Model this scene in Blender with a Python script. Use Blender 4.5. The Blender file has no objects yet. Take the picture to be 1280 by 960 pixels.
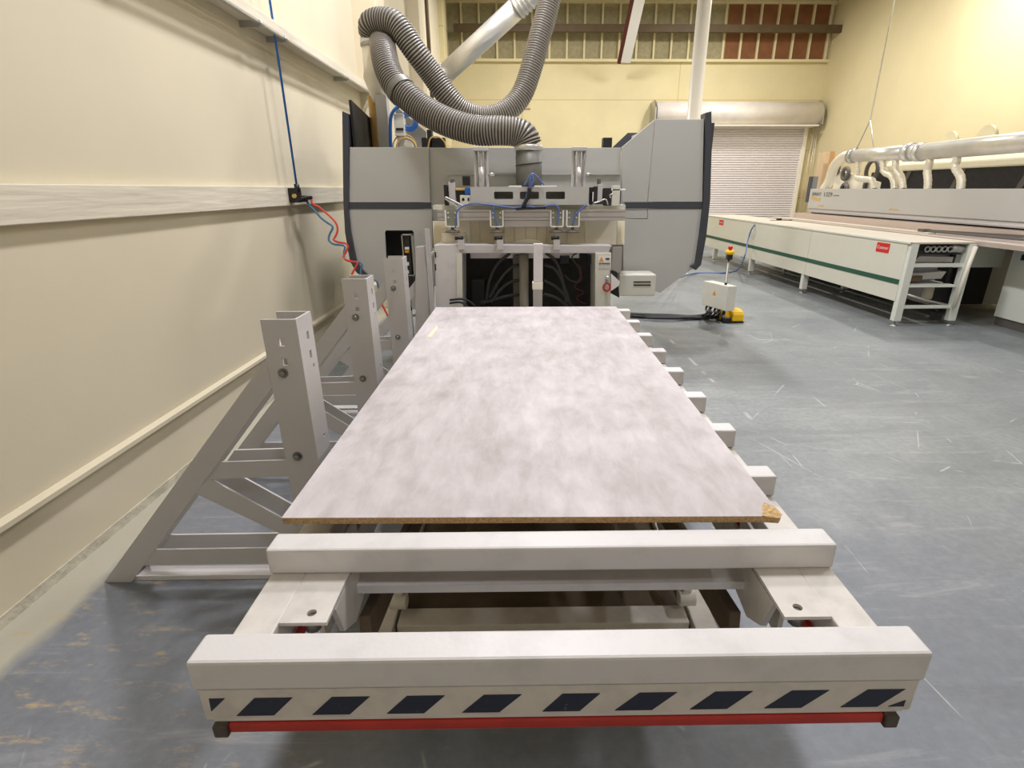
import bpy, bmesh, math, random
from mathutils import Vector, Matrix
random.seed(4)
PI = math.pi
COL = bpy.context.scene.collection
# ------------------------------------------------------------------ camera model (solved from the room's vanishing points)
F, CX, CY, PIT, YAW, ROL, H = 659.987, 663.861, 480.961, .355140, .0143068, -.00113677, 1.5
_f = Vector((math.sin(YAW)*math.cos(PIT), math.cos(YAW)*math.cos(PIT), -math.sin(PIT)))
_r = Vector((math.cos(YAW), -math.sin(YAW), 0)); _u = _r.cross(_f)
CA = math.cos(ROL)*_r + math.sin(ROL)*_u
CB = math.cos(ROL)*_u - math.sin(ROL)*_r
CC = _f
EYE = Vector((0, 0, H))
def ray(x, y): return CA*((x-CX)/F) - CB*((y-CY)/F) + CC
def az(x, y, z): d = ray(x, y); return EYE + d*((z-H)/d.z)
def ay(x, y, Y): d = ray(x, y); return EYE + d*(Y/d.y)
def ax(x, y, X): d = ray(x, y); return EYE + d*(X/d.x)

# ------------------------------------------------------------------ materials
def srgb(*c): return tuple(((v/255+.055)/1.055)**2.4 if v > 10 else v/255/12.92 for v in c) + (1,)
def mat(name, col, rough=.5, metal=0, var=.0, vscale=6, bump=0, bscale=60, spec=.5, col2=None, stretch=None, thr=(.35, .65)):
    m = bpy.data.materials.new(name); m.use_nodes = True
    nt = m.node_tree; N = nt.nodes; L = nt.links; b = N['Principled BSDF']
    b.inputs['Base Color'].default_value = col; b.inputs['Roughness'].default_value = rough
    b.inputs['Metallic'].default_value = metal; b.inputs['Specular IOR Level'].default_value = spec
    if var or col2 or bump:
        tc = N.new('ShaderNodeTexCoord'); mp = N.new('ShaderNodeMapping'); L.new(tc.outputs['Object'], mp.inputs[0])
        if stretch: mp.inputs['Scale'].default_value = stretch
    if var or col2:
        n = N.new('ShaderNodeTexNoise'); n.inputs['Scale'].default_value = vscale; n.inputs['Detail'].default_value = 6
        n.inputs['Roughness'].default_value = .6
        L.new(mp.outputs[0], n.inputs['Vector'])
        r = N.new('ShaderNodeValToRGB'); L.new(n.outputs['Fac'], r.inputs[0])
        c2 = col2 or tuple(max(0, v*(1-var)) for v in col[:3]) + (1,)
        r.color_ramp.elements[0].position = thr[0]; r.color_ramp.elements[1].position = thr[1]
        r.color_ramp.elements[0].color = c2; r.color_ramp.elements[1].color = col
        L.new(r.outputs[0], b.inputs['Base Color'])
    if bump:
        n2 = N.new('ShaderNodeTexNoise'); n2.inputs['Scale'].default_value = bscale; n2.inputs['Detail'].default_value = 4
        L.new(mp.outputs[0], n2.inputs['Vector'])
        bp = N.new('ShaderNodeBump'); bp.inputs['Strength'].default_value = bump; bp.inputs['Distance'].default_value = .01
        L.new(n2.outputs['Fac'], bp.inputs['Height']); L.new(bp.outputs[0], b.inputs['Normal'])
    return m
M = {}
M['wall'] = mat('cream_wall_paint', srgb(216, 206, 180), .85, var=.04, vscale=1.2, bump=.04, bscale=60)
M['wall_far'] = mat('yellow_cream_wall_paint', srgb(226, 213, 168), .8, var=.07, vscale=1.2, bump=.2, bscale=20)
M['wall_right'] = mat('pale_yellow_wall_paint', srgb(224, 210, 166), .8, var=.05, vscale=1, bump=.1)
M['trimc'] = mat('cream_timber_paint', srgb(222, 214, 194), .7, var=.10, vscale=5, stretch=(1, .25, 3), bump=.4, bscale=12)
M['trimy'] = mat('olive_cream_paint', srgb(205, 198, 150), .6)
M['grey'] = mat('machine_grey_paint', srgb(190, 190, 186), .45, var=.03, vscale=3)
M['white_steel'] = mat('white_powder_coat', srgb(217, 214, 213), .42, var=.12, vscale=9, thr=(.3, .5), bump=.05, bscale=90)
M['rail_steel'] = mat('worn_white_powder_coat', srgb(215, 210, 202), .5, var=.16, vscale=14, thr=(.3, .55))
M['stand'] = mat('stand_grey_paint', srgb(200, 197, 196), .45, var=.03)
M['cream_steel'] = mat('cream_sheet_metal', srgb(222, 221, 208), .4, var=.02)
M['dark_trim'] = mat('charcoal_trim', srgb(66, 68, 76), .45)
M['black'] = mat('black_plastic', srgb(26, 26, 28), .5)
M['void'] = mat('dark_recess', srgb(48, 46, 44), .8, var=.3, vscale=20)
M['brownvoid'] = mat('dark_brown_steel', srgb(108, 92, 72), .7, var=.3)  # mottled dark brown for inner parts of the table and conveyor
M['alu'] = mat('anodised_aluminium', srgb(196, 192, 190), .35, .5)
M['galv'] = mat('galvanised_duct', srgb(222, 220, 212), .36, .6, var=.12, vscale=4)
M['galvb'] = mat('bright_spiral_duct', srgb(228, 227, 223), .34, .65, var=.1, vscale=4)
M['flex'] = mat('foil_flex_duct', srgb(232, 226, 208), .38, .35, bump=.6, bscale=45)
M['hose_d'] = mat('hose_groove_dark', srgb(56, 52, 47), .6)
M['hose_l'] = mat('hose_ridge_grey', srgb(146, 139, 128), .35)
M['rubber'] = mat('black_rubber', srgb(30, 31, 36), .45)
M['duct_dark'] = mat('dark_grey_duct', srgb(112, 110, 104), .5, .3)
M['blue'] = mat('blue_air_hose', srgb(30, 104, 190), .35)
M['blue2'] = mat('steel_blue_hose', srgb(82, 122, 160), .4)
M['blue3'] = mat('thin_blue_tube', srgb(84, 112, 178), .4)
M['red'] = mat('red_hose', srgb(225, 74, 62), .4)
M['redbar'] = mat('red_bumper_paint', srgb(186, 52, 40), .5, var=.2, vscale=10)
M['redsign'] = mat('red_sticker', srgb(215, 28, 24), .4)
M['white'] = mat('white_print', srgb(240, 238, 234), .5)
M['ink'] = mat('grey_print', srgb(80, 84, 86), .5)
M['orange'] = mat('orange_sticker', srgb(226, 150, 30), .5)
M['tape'] = mat('tan_tape', srgb(206, 170, 105), .6)
M['yellow'] = mat('yellow_plastic', srgb(244, 196, 20), .45)
M['redbtn'] = mat('red_button', srgb(215, 32, 30), .4)
M['chrome'] = mat('steel', srgb(190, 190, 188), .3, .8)
M['bolt'] = mat('zinc_bolt', srgb(140, 138, 132), .4, .7)
M['curtain'] = mat('yellowed_vinyl', srgb(240, 229, 200), .4, var=.12, vscale=5)
M['curtain_l'] = mat('clear_aged_vinyl', srgb(242, 235, 218), .3)
M['green'] = mat('dark_green_paint', srgb(24, 84, 66), .5)
M['wood'] = mat('pale_plywood', srgb(226, 202, 168), .6, var=.12, stretch=(1, 1, .2), vscale=8)
M['wood2'] = mat('orange_plywood', srgb(206, 158, 108), .6, var=.12, stretch=(1, 1, .2), vscale=8)
M['ply_red'] = mat('red_brown_plywood', srgb(142, 92, 54), .7, var=.25, vscale=4)
M['insul'] = mat('grey_tan_insulation', srgb(172, 162, 126), .9, var=.2, vscale=12)
M['stud'] = mat('cream_stud_paint', srgb(226, 214, 170), .8)
M['beam'] = mat('brown_timber', srgb(98, 80, 52), .6, var=.2)
M['ceil'] = mat('grey_ceiling_deck', srgb(150, 148, 140), .8)
M['door'] = mat('white_roller_slats', srgb(240, 234, 232), .5)
M['hood'] = mat('cream_hood', srgb(225, 216, 184), .5)
M['pinkmetal'] = mat('aluminium_infeed', srgb(204, 190, 180), .35, .3)
M['belt'] = mat('pale_belt', srgb(206, 197, 180), .5, var=.05)
M['plinth'] = mat('dark_plinth', srgb(96, 92, 88), .6)
M['cabwhite'] = mat('white_cabinet_steel', srgb(226, 229, 220), .4)
M['glasspanel'] = None

# laminate: pale lavender grey with cloudy concrete pattern, streaked lengthwise
def mat_laminate():
    m = bpy.data.materials.new('concrete_look_laminate'); m.use_nodes = True
    nt = m.node_tree; N = nt.nodes; L = nt.links; b = N['Principled BSDF']
    tc = N.new('ShaderNodeTexCoord')
    def noise(scale, st, det=8, rough=.65, off=(0, 0, 0)):
        mp = N.new('ShaderNodeMapping'); mp.inputs['Scale'].default_value = st; mp.inputs['Location'].default_value = off
        L.new(tc.outputs['Object'], mp.inputs[0])
        n = N.new('ShaderNodeTexNoise'); n.inputs['Scale'].default_value = scale; n.inputs['Detail'].default_value = det
        n.inputs['Roughness'].default_value = rough; n.inputs['Distortion'].default_value = .4
        L.new(mp.outputs[0], n.inputs[0]); return n.outputs['Fac']
    a = noise(1.9, (1.2, .8, 1)); c = noise(11, (1.8, .55, 1), off=(3, 1, 0)); d = noise(4.2, (1.5, 1.1, 1), off=(7, 2, 0))
    def mx(f, x, y):
        q = N.new('ShaderNodeMix'); q.data_type = 'FLOAT'; q.inputs[0].default_value = f
        L.new(x, q.inputs[2]); L.new(y, q.inputs[3]); return q.outputs[0]
    s = mx(.38, mx(.45, a, d), c)
    r = N.new('ShaderNodeValToRGB'); L.new(s, r.inputs[0])
    e = r.color_ramp.elements
    e[0].position = .36; e[0].color = srgb(168, 160, 158); e[1].position = .64; e[1].color = srgb(214, 208, 209)
    k = r.color_ramp.elements.new(.50); k.color = srgb(194, 187, 188)
    L.new(r.outputs[0], b.inputs['Base Color']); b.inputs['Roughness'].default_value = .58; b.inputs['Specular IOR Level'].default_value = .3
    return m
M['laminate'] = mat_laminate()
def mat_chip():
    m = mat('particle_board', srgb(196, 160, 112), .9, var=.45, vscale=160, bump=.6, bscale=200, thr=(.3, .6)); return m
M['chip'] = mat_chip()
M['chipraw'] = mat('broken_particle_board', srgb(226, 190, 134), .9, var=.4, vscale=90, bump=1, bscale=120)

def mat_floor():
    m = bpy.data.materials.new('sealed_concrete'); m.use_nodes = True
    nt = m.node_tree; N = nt.nodes; L = nt.links; b = N['Principled BSDF']
    tc = N.new('ShaderNodeTexCoord')
    def mapn(st, rot=0, loc=(0, 0, 0)):
        mp = N.new('ShaderNodeMapping'); mp.inputs['Scale'].default_value = st; mp.inputs['Rotation'].default_value = (0, 0, rot)
        mp.inputs['Location'].default_value = loc
        L.new(tc.outputs['Object'], mp.inputs[0]); return mp.outputs[0]
    def noise(v, scale, det=8, rough=.6, dist=0):
        n = N.new('ShaderNodeTexNoise'); n.inputs['Scale'].default_value = scale; n.inputs['Detail'].default_value = det
        n.inputs['Roughness'].default_value = rough; n.inputs['Distortion'].default_value = dist
        L.new(v, n.inputs[0]); return n.outputs['Fac']
    def ramp(f, p0, c0, p1, c1):
        r = N.new('ShaderNodeValToRGB'); L.new(f, r.inputs[0]); e = r.color_ramp.elements
        e[0].position = p0; e[0].color = c0; e[1].position = p1; e[1].color = c1; return r.outputs[0]
    def mix(f, a, c, mode='MIX'):
        q = N.new('ShaderNodeMix'); q.data_type = 'RGBA'; q.blend_type = mode
        if isinstance(f, float): q.inputs[0].default_value = f
        else: L.new(f, q.inputs[0])
        for s, i in ((a, 6), (c, 7)):
            if isinstance(s, tuple): q.inputs[i].default_value = s
            else: L.new(s, q.inputs[i])
        return q.outputs[2]
    W = (1, 1, 1, 1); K = (0, 0, 0, 1)
    base = ramp(noise(mapn((1, 1, 1)), .9, 6, .6, .5), .35, srgb(128, 135, 136), .65, srgb(154, 159, 158))
    # bluish tint in the foreground, plain grey base further off, blended along a ragged edge
    sx = N.new('ShaderNodeSeparateXYZ'); L.new(tc.outputs['Object'], sx.inputs[0])
    md = N.new('ShaderNodeMath'); md.operation = 'MULTIPLY_ADD'; L.new(sx.outputs['X'], md.inputs[0]); md.inputs[1].default_value = .55; L.new(sx.outputs['Y'], md.inputs[2])
    ad = N.new('ShaderNodeMath'); ad.operation = 'MULTIPLY_ADD'; L.new(noise(mapn((1, 1, 1)), 1.3), ad.inputs[0]); ad.inputs[1].default_value = 1.6; L.new(md.outputs[0], ad.inputs[2])
    mr = N.new('ShaderNodeMapRange'); L.new(ad.outputs[0], mr.inputs[0]); mr.inputs[1].default_value = 3.3; mr.inputs[2].default_value = 4.4
    base = mix(mr.outputs[0], mix(.55, base, srgb(124, 128, 142)), base)
    fine = noise(mapn((1, 1, 1)), 26, 8, .7)
    base = mix(ramp(fine, .40, (.5, .5, .5, 1), .75, K), base, srgb(106, 109, 114))
    # scuffs: stretched streaky patches in a couple of directions
    for st, rot, sc, p0, p1, amt, c in (((1, 7, 1), .9, 1.3, .56, .74, .42, srgb(188, 188, 186)), ((1, 9, 1), -.5, 1.8, .58, .76, .36, srgb(182, 184, 186)),
                                  ((1, 4, 1), 1.4, .9, .52, .70, .5, srgb(104, 107, 112))):
        f = ramp(noise(mapn(st, rot), sc, 10, .7, .6), p0, K, p1, (amt, amt, amt, 1)); base = mix(f, base, c)
    # thin bright scratches
    for rot, sc, seed in ((.5, 1.2, 0), (-.75, 1.0, 5), (1.25, 1.4, 9)):
        v = N.new('ShaderNodeTexVoronoi'); v.feature = 'DISTANCE_TO_EDGE'; v.inputs['Scale'].default_value = sc
        wv = mapn((1, .55, 1), rot, (seed, seed*.7, 0))
        L.new(wv, v.inputs['Vector'])
        ln = ramp(v.outputs['Distance'], .0, W, .004, K)
        gate = ramp(noise(mapn((1, 1, 1), 0, (seed, 3, 0)), 2.2, 4), .56, K, .62, (.75, .75, .75, 1))
        base = mix(mix(1.0, ln, gate, 'MULTIPLY'), base, srgb(205, 205, 204))
    # cream overspray along the left wall and rusty dust flecks near the left front
    om = N.new('ShaderNodeMath'); om.operation = 'MULTIPLY_ADD'; L.new(noise(mapn((1, .6, 1)), 3.5), om.inputs[0]); om.inputs[1].default_value = .16; L.new(sx.outputs['X'], om.inputs[2])
    mo = N.new('ShaderNodeMapRange'); L.new(om.outputs[0], mo.inputs[0]); mo.inputs[1].default_value = -1.62; mo.inputs[2].default_value = -1.68
    base = mix(mo.outputs[0], base, srgb(182, 178, 160))
    mxy = N.new('ShaderNodeMath'); mxy.operation = 'MULTIPLY_ADD'; L.new(sx.outputs['Y'], mxy.inputs[0]); mxy.inputs[1].default_value = .9; mxy.inputs[2].default_value = -.9
    mxx = N.new('ShaderNodeMath'); mxx.operation = 'ADD'; L.new(mxy.outputs[0], mxx.inputs[0]); L.new(sx.outputs['X'], mxx.inputs[1])
    mlim = N.new('ShaderNodeMapRange'); L.new(mxx.outputs[0], mlim.inputs[0]); mlim.inputs[1].default_value = -.2; mlim.inputs[2].default_value = -1.3
    fl = ramp(noise(mapn((1, 3, 1), .5), 7, 8, .75), .55, K, .66, (.8, .8, .8, 1))
    base = mix(mix(1.0, fl, mlim.outputs[0], 'MULTIPLY'), base, srgb(190, 168, 128))
    L.new(base, b.inputs['Base Color'])
    rr = ramp(noise(mapn((1, 1, 1)), 3, 8), .3, (.36,)*3+(1,), .7, (.58,)*3+(1,)); L.new(rr, b.inputs['Roughness'])
    bp = N.new('ShaderNodeBump'); bp.inputs['Strength'].default_value = .12; bp.inputs['Distance'].default_value = .01; L.new(noise(mapn((1, 1, 1)), 5, 8, .7), bp.inputs['Height'])
    L.new(bp.outputs[0], b.inputs['Normal'])
    return m
M['floor'] = mat_floor()

def mat_far():
    m = M['wall_far']; nt = m.node_tree; N = nt.nodes; L = nt.links; b = N['Principled BSDF']
    tc = N.new('ShaderNodeTexCoord'); mp = N.new('ShaderNodeMapping'); mp.inputs['Rotation'].default_value = (PI/2, 0, 0)
    L.new(tc.outputs['Object'], mp.inputs[0])
    br = N.new('ShaderNodeTexBrick'); br.inputs['Scale'].default_value = 1; br.inputs['Brick Width'].default_value = 4.2; br.inputs['Row Height'].default_value = 1.25
    br.inputs['Mortar Size'].default_value = .012; br.offset = 0
    br.inputs['Color1'].default_value = (1, 1, 1, 1); br.inputs['Color2'].default_value = (.96, .96, .96, 1); br.inputs['Mortar'].default_value = (.80, .74, .62, 1)
    L.new(mp.outputs[0], br.inputs[0])
    src = b.inputs['Base Color'].links[0].from_socket
    q = N.new('ShaderNodeMix'); q.data_type = 'RGBA'; q.blend_type = 'MULTIPLY'; q.inputs[0].default_value = 1
    L.new(src, q.inputs[6]); L.new(br.outputs['Color'], q.inputs[7]); L.new(q.outputs[2], b.inputs['Base Color'])
mat_far()
gp = bpy.data.materials.new('clear_guard_sheet'); gp.use_nodes = True
_b = gp.node_tree.nodes['Principled BSDF']; _b.inputs['Base Color'].default_value = (.85, .86, .84, 1); _b.inputs['Roughness'].default_value = .1
_b.inputs['Alpha'].default_value = .25; M['glasspanel'] = gp

# ------------------------------------------------------------------ mesh builders
class MB:
    def __init__(s): s.bm = bmesh.new(); s.mi = 0
    def _q(s, vs, idx=None):
        try:
            f = s.bm.faces.new(vs); f.material_index = s.mi if idx is None else idx; return f
        except ValueError: return None
    def box(s, x0, x1, y0, y1, z0, z1):
        return s.prism([(x0, y0), (x1, y0), (x1, y1), (x0, y1)], z0, z1, 'z')
    def prism(s, pts, a, b, axis='y'):
        """extrude a 2D outline along an axis: 'y' outline is (x,z); 'x' outline is (y,z); 'z' outline is (x,y)"""
        def mk(p, t): return {'y': (p[0], t, p[1]), 'x': (t, p[0], p[1]), 'z': (p[0], p[1], t)}[axis]
        A = [s.bm.verts.new(mk(p, a)) for p in pts]; B = [s.bm.verts.new(mk(p, b)) for p in pts]
        s._q(A); s._q(B[::-1]); n = len(pts)
        for i in range(n): s._q([A[i], B[i], B[(i+1) % n], A[(i+1) % n]])
        return s
    def hull8(s, a, b):
        A = [s.bm.verts.new(p) for p in a]; B = [s.bm.verts.new(p) for p in b]; n = len(a)
        s._q(A); s._q(B[::-1])
        for i in range(n): s._q([A[i], B[i], B[(i+1) % n], A[(i+1) % n]])
        return s
    def bar(s, p, q, w, h, up=(0, 0, 1)):
        p = Vector(p); q = Vector(q); d = (q-p).normalized(); u = Vector(up)
        r = d.cross(u)
        if r.length < 1e-4: r = d.cross(Vector((0, 1, 0)))
        r.normalize(); u = r.cross(d)
        o = [(-1, -1), (1, -1), (1, 1), (-1, 1)]
        return s.hull8([p+r*(a*w/2)+u*(b*h/2) for a, b in o], [q+r*(a*w/2)+u*(b*h/2) for a, b in o])
    def tube(s, pts, rad, seg=12, caps=True, rads=None, mats=None):
        pts = [Vector(p) for p in pts]; rings = []; n = len(pts); prev = None
        for i, p in enumerate(pts):
            d = (pts[min(i+1, n-1)] - pts[max(i-1, 0)]).normalized()
            if prev is None:
                r = d.cross(Vector((0, 0, 1)))
                if r.length < 1e-3: r = d.cross(Vector((0, 1, 0)))
            else: r = prev - d*prev.dot(d)
            r.normalize(); prev = r; u = r.cross(d)
            R = rads[i] if rads else rad
            rings.append([s.bm.verts.new(p + r*(R*math.cos(2*PI*k/seg)) + u*(R*math.sin(2*PI*k/seg))) for k in range(seg)])
        for i in range(n-1):
            for k in range(seg):
                f = s._q([rings[i][k], rings[i+1][k], rings[i+1][(k+1) % seg], rings[i][(k+1) % seg]], mats[i] if mats else None)
                if f: f.smooth = True
        if caps: s._q(rings[0][::-1]); s._q(rings[-1])
        return s
    def cyl(s, p, q, r, seg=20): return s.tube([p, q], r, seg)
    def lathe(s, c, prof, seg=24, axis='z'):
        rings = []
        for r, h in prof:
            rr = []
            for k in range(seg):
                a = 2*PI*k/seg; x, y = r*math.cos(a), r*math.sin(a)
                v = {'z': (x, y, h), 'y': (x, h, y), 'x': (h, x, y)}[axis]
                rr.append(s.bm.verts.new(Vector(c)+Vector(v)))
            rings.append(rr)
        for i in range(len(rings)-1):
            for k in range(seg):
                f = s._q([rings[i][k], rings[i+1][k], rings[i+1][(k+1) % seg], rings[i][(k+1) % seg]]); 
                if f: f.smooth = True
        s._q(rings[0][::-1]); s._q(rings[-1]); return s
    def torus(s, c, R, r, axis='y', seg=24, sg=8, sx=1, sy=1):
        pts = []
        for k in range(seg+1):
            a = 2*PI*k/seg; x, y = R*math.cos(a)*sx, R*math.sin(a)*sy
            pts.append(Vector(c)+Vector({'z': (x, y, 0), 'y': (x, 0, y), 'x': (0, x, y)}[axis]))
        return s.tube(pts, r, sg, caps=False)
def plate_holes(mb, outline, holes, a, b):
    """flat plate (x,z outline) with rectangular/rounded holes, thickness from y=a to y=b"""
    bm = mb.bm; mi = mb.mi
    def loop(pts, y): return [bm.verts.new((p[0], y, p[1])) for p in pts]
    allf = []
    for y in (a, b):
        edges = []; loops = []
        for pts in [outline]+holes:
            vs = loop(pts, y); loops.append(vs)
            for i in range(len(vs)): edges.append(bm.edges.new((vs[i], vs[(i+1) % len(vs)])))
        bmesh.ops.triangle_fill(bm, use_beauty=True, use_dissolve=False, edges=edges, normal=(0, 1, 0))
        allf.append(loops)
    for l0, l1 in zip(*allf):
        n = len(l0)
        for i in range(n): mb._q([l0[i], l1[i], l1[(i+1) % n], l0[(i+1) % n]])
def spline(ctrl, step):
    """Catmull-Rom through the control points, resampled evenly"""
    P = [Vector(p) for p in ctrl]; P = [P[0]*2-P[1]] + P + [P[-1]*2-P[-2]]; out = []
    for i in range(1, len(P)-2):
        for k in range(24):
            t = k/24; a, b, c, d = P[i-1:i+3]
            out.append(.5*((2*b)+(c-a)*t+(2*a-5*b+4*c-d)*t*t+(3*b-a-3*c+d)*t**3))
    out.append(P[-2]); res = [out[0]]; acc = 0
    for i in range(1, len(out)):
        seg = (out[i]-out[i-1]).length; p = out[i-1]
        while acc+seg >= step:
            t = (step-acc)/seg; p = p.lerp(out[i], t); res.append(p); seg = (out[i]-p).length; acc = 0
            if seg < 1e-9: break
        acc += seg
    res.append(out[-1]); return res

INV = {}
def thing(name, label, cat, loc=(0, 0, 0), rotz=0, group=None):
    o = bpy.data.objects.new(name, None); COL.objects.link(o); o.location = loc; o.rotation_euler = (0, 0, rotz)
    o.empty_display_size = .1
    o['label'] = label; o['category'] = cat
    if group: o['group'] = group
    INV[o.name] = (Matrix.Translation(Vector(loc)) @ Matrix.Rotation(rotz, 4, 'Z')).inverted()
    return o
def part(name, mb, mats, parent=None, bevel=0, label=None, local=False, solid=True):
    me = bpy.data.meshes.new(name)
    if parent is not None and not local: mb.bm.transform(INV[parent.name])
    bmesh.ops.remove_doubles(mb.bm, verts=mb.bm.verts, dist=1e-6)
    bmesh.ops.recalc_face_normals(mb.bm, faces=mb.bm.faces)
    mb.bm.to_mesh(me); mb.bm.free()
    for m in (mats if isinstance(mats, (list, tuple)) else [mats]): me.materials.append(m)
    o = bpy.data.objects.new(name, me); COL.objects.link(o)
    if parent is not None:
        o.parent = parent; INV[o.name] = INV[parent.name]
    if bevel:
        md = o.modifiers.new('bevel', 'BEVEL'); md.width = bevel; md.segments = 2; md.limit_method = 'ANGLE'; md.angle_limit = .6
    if label: o['label'] = label
    return o
def solo(name, mb, mats, label, cat, group=None, bevel=0, origin=None):
    if origin is None:
        vs = [v.co for v in mb.bm.verts]
        origin = Vector((sum(v.x for v in vs)/len(vs), sum(v.y for v in vs)/len(vs), min(v.z for v in vs)))
    mb.bm.transform(Matrix.Translation(-Vector(origin)))
    o = part(name, mb, mats, None, bevel); o.location = origin
    INV[o.name] = Matrix.Translation(-Vector(origin))
    o['label'] = label; o['category'] = cat
    if group: o['group'] = group
    return o
def struct(name, mb, mats, parent=None, bevel=0):
    o = part(name, mb, mats, parent, bevel)
    if parent is None: o['kind'] = 'structure'; INV[o.name] = Matrix()
    return o
def sroot(name):
    o = bpy.data.objects.new(name, None); COL.objects.link(o); o['kind'] = 'structure'; INV[o.name] = Matrix(); return o
def text_mb(s, size, origin, xdir, updir, depth=.001):
    cu = bpy.data.curves.new('t', 'FONT'); cu.body = s; cu.size = size; cu.extrude = depth
    to = bpy.data.objects.new('t', cu); COL.objects.link(to)
    dg = bpy.context.evaluated_depsgraph_get(); me = bpy.data.meshes.new_from_object(to.evaluated_get(dg))
    mb = MB(); mb.bm.from_mesh(me)
    x = Vector(xdir).normalized(); u = Vector(updir).normalized(); n = x.cross(u)
    mt = Matrix((x, u, n)).transposed().to_4x4(); mt.translation = Vector(origin)
    mb.bm.transform(mt); bpy.data.objects.remove(to); bpy.data.meshes.remove(me); return mb

# ================================================================== ROOM
WX, RX, BY, FY, CZ = -1.909, 8.09, 16.0, -4.0, 6.35
m = MB(); m.box(WX-.3, RX+.3, FY-.3, BY+.3, -.2, 0); struct('floor', m, M['floor'])
m = MB(); m.box(WX-.3, RX+.3, FY-.3, BY+.3, CZ, CZ+.2)
ce = struct('ceiling', m, M['ceil'])
for i in range(13):
    yy = -2.6+i*1.5
    m = MB(); m.box(WX, RX, yy, yy+.09, CZ-.25, CZ); part('joist', m, M['ceil'], ce)
m = MB(); m.box(WX-.3, WX, FY, BY, 0, CZ); struct('wall_left', m, M['wall'])
m = MB(); m.box(RX, RX+.3, FY, BY, 0, CZ); struct('wall_right', m, M['wall_right'])
m = MB(); m.box(WX-.3, RX+.3, FY-.3, FY, 0, CZ); struct('wall_front', m, M['wall'])
# back wall: solid to the sill, stud framing above
SZ = 4.66
m = MB(); m.box(WX-.3, RX+.3, BY, BY+.3, 0, CZ); wb = struct('wall_back', m, M['wall_far'])
xr = ay(906, 60, BY).x
m = MB(); m.box(WX, xr, BY-.02, BY-.002, SZ+.02, CZ-.1); part('infill_panel', m, M['insul'], wb)
m = MB(); m.box(xr, ay(1030, 60, BY).x, BY-.02, BY-.002, SZ+.02, 5.93); part('plywood_panel', m, M['ply_red'], wb, label='red brown plywood backing')
m = MB(); m.box(WX, RX, BY-.12, BY-.001, SZ-.03, SZ+.03); part('sill_plate', m, M['stud'], wb)
k = 0; x = -1.55
while x < RX-.1:
    m = MB(); m.box(x-.025, x+.025, BY-.09, BY-.021, SZ+.03, CZ-.05); part('stud', m, M['stud'], wb); x += .4535; k += 1
m = MB(); m.box(WX, RX, BY-.1, BY-.001, 5.93, 5.99); part('top_plate', m, M['stud'], wb)
# pilasters on the left wall
m = MB(); m.box(WX-.01, WX+.27, 7.05, 7.5, 0, CZ); struct('trim_6', m, M['wall'], bevel=.01)
m = MB(); m.box(WX-.01, WX+.20, 10.4, 10.8, 0, CZ); struct('trim_7', m, M['wall'], bevel=.01)
m = MB(); m.box(WX-.01, WX+.12, 14.2, 14.7, 0, CZ); struct('trim_8', m, M['wall_far'], bevel=.01)
# ledgers on the left wall
m = MB(); m.box(WX, WX+.04, FY, 7.05, 1.377, 1.52); struct('trim_1', m, M['trimc'], bevel=.004)
zu = ax(283, 0, WX+.13).z
m = MB(); m.box(WX, WX+.13, FY, 7.05, zu, zu+.07); struct('trim_2', m, M['trimc'], bevel=.004)
m = MB(); m.prism([(WX, .348), (WX+.035, .348), (WX+.035, .368), (WX, .376)], FY, 7.05, 'y'); struct('trim_3', m, M['wall'])
m = MB(); m.box(WX, WX+.006, FY, 15.9, 0, .045); struct('baseboard_left', m, mat('old_caulk', srgb(208, 202, 182), .9, var=.25, vscale=14, bump=1, bscale=25))
# conduit under the upper ledger
m = MB(); zc = zu-.02; m.cyl((WX+.14, FY, zc), (WX+.14, 7.0, zc), .012, 10)
for y in (2.9, 4.2, 4.6, 6.1): m.cyl((WX+.14, y, zc), (WX+.14, y+.06, zc), .018, 10); m.box(WX, WX+.14, y+.02, y+.04, zc-.02, zc+.02)
solo('electrical_conduit', m, M['chrome'], 'thin grey metal conduit running along the upper ledger of the left wall', 'conduit')
m = MB(); m.cyl((WX+.03, 12.4, 3.2), (WX+.03, 12.4, CZ), .04, 10)
solo('downpipe', m, M['beam'], 'dark brown vertical pipe high on the left wall beyond the hoses', 'pipe')

# brown timber across the back, diagonal brace, round column
a = ay(567, 29.5, 15.6); b = ay(1059, 31, 15.6); a2 = ay(567, 41, 15.6)
m = MB(); m.box(a.x, RX-.005, 15.5, 15.6, a2.z+.01, a.z-.02)
solo('cross_beam', m, M['beam'], 'long brown horizontal beam across the stud framing of the back wall', 'beam', bevel=.005)
p = ay(782, 78, 15.4); q = ay(805, -25, 13.9)
t = thing('diagonal_brace', 'white sloping brace with red-brown edge in front of the back wall', 'brace', p)
m = MB(); m.bar(p, q, .24, .03, up=(0, 1, .2)); part('face_board', m, M['white'], t)
m = MB(); m.bar(p+Vector((-.16, .06, 0)), q+Vector((-.16, .06, 0)), .09, .06, up=(0, 1, .2)); part('edge_board', m, mat('red_oxide', srgb(96, 44, 34), .7), t, label='red-brown edge board')
cxl = ay(863, 100, 10); cxr = ay(880, 100, 10)
m = MB(); cc = ((cxl.x+cxr.x)/2, 10, 0); r_ = (cxr.x-cxl.x)/2
m.lathe(cc, [(r_+.05, 0), (r_+.05, .02), (r_, .021), (r_, CZ)], 28)
solo('round_column', m, M['curtain_l'], 'round cream column standing between the router and the roller door', 'column')

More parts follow.
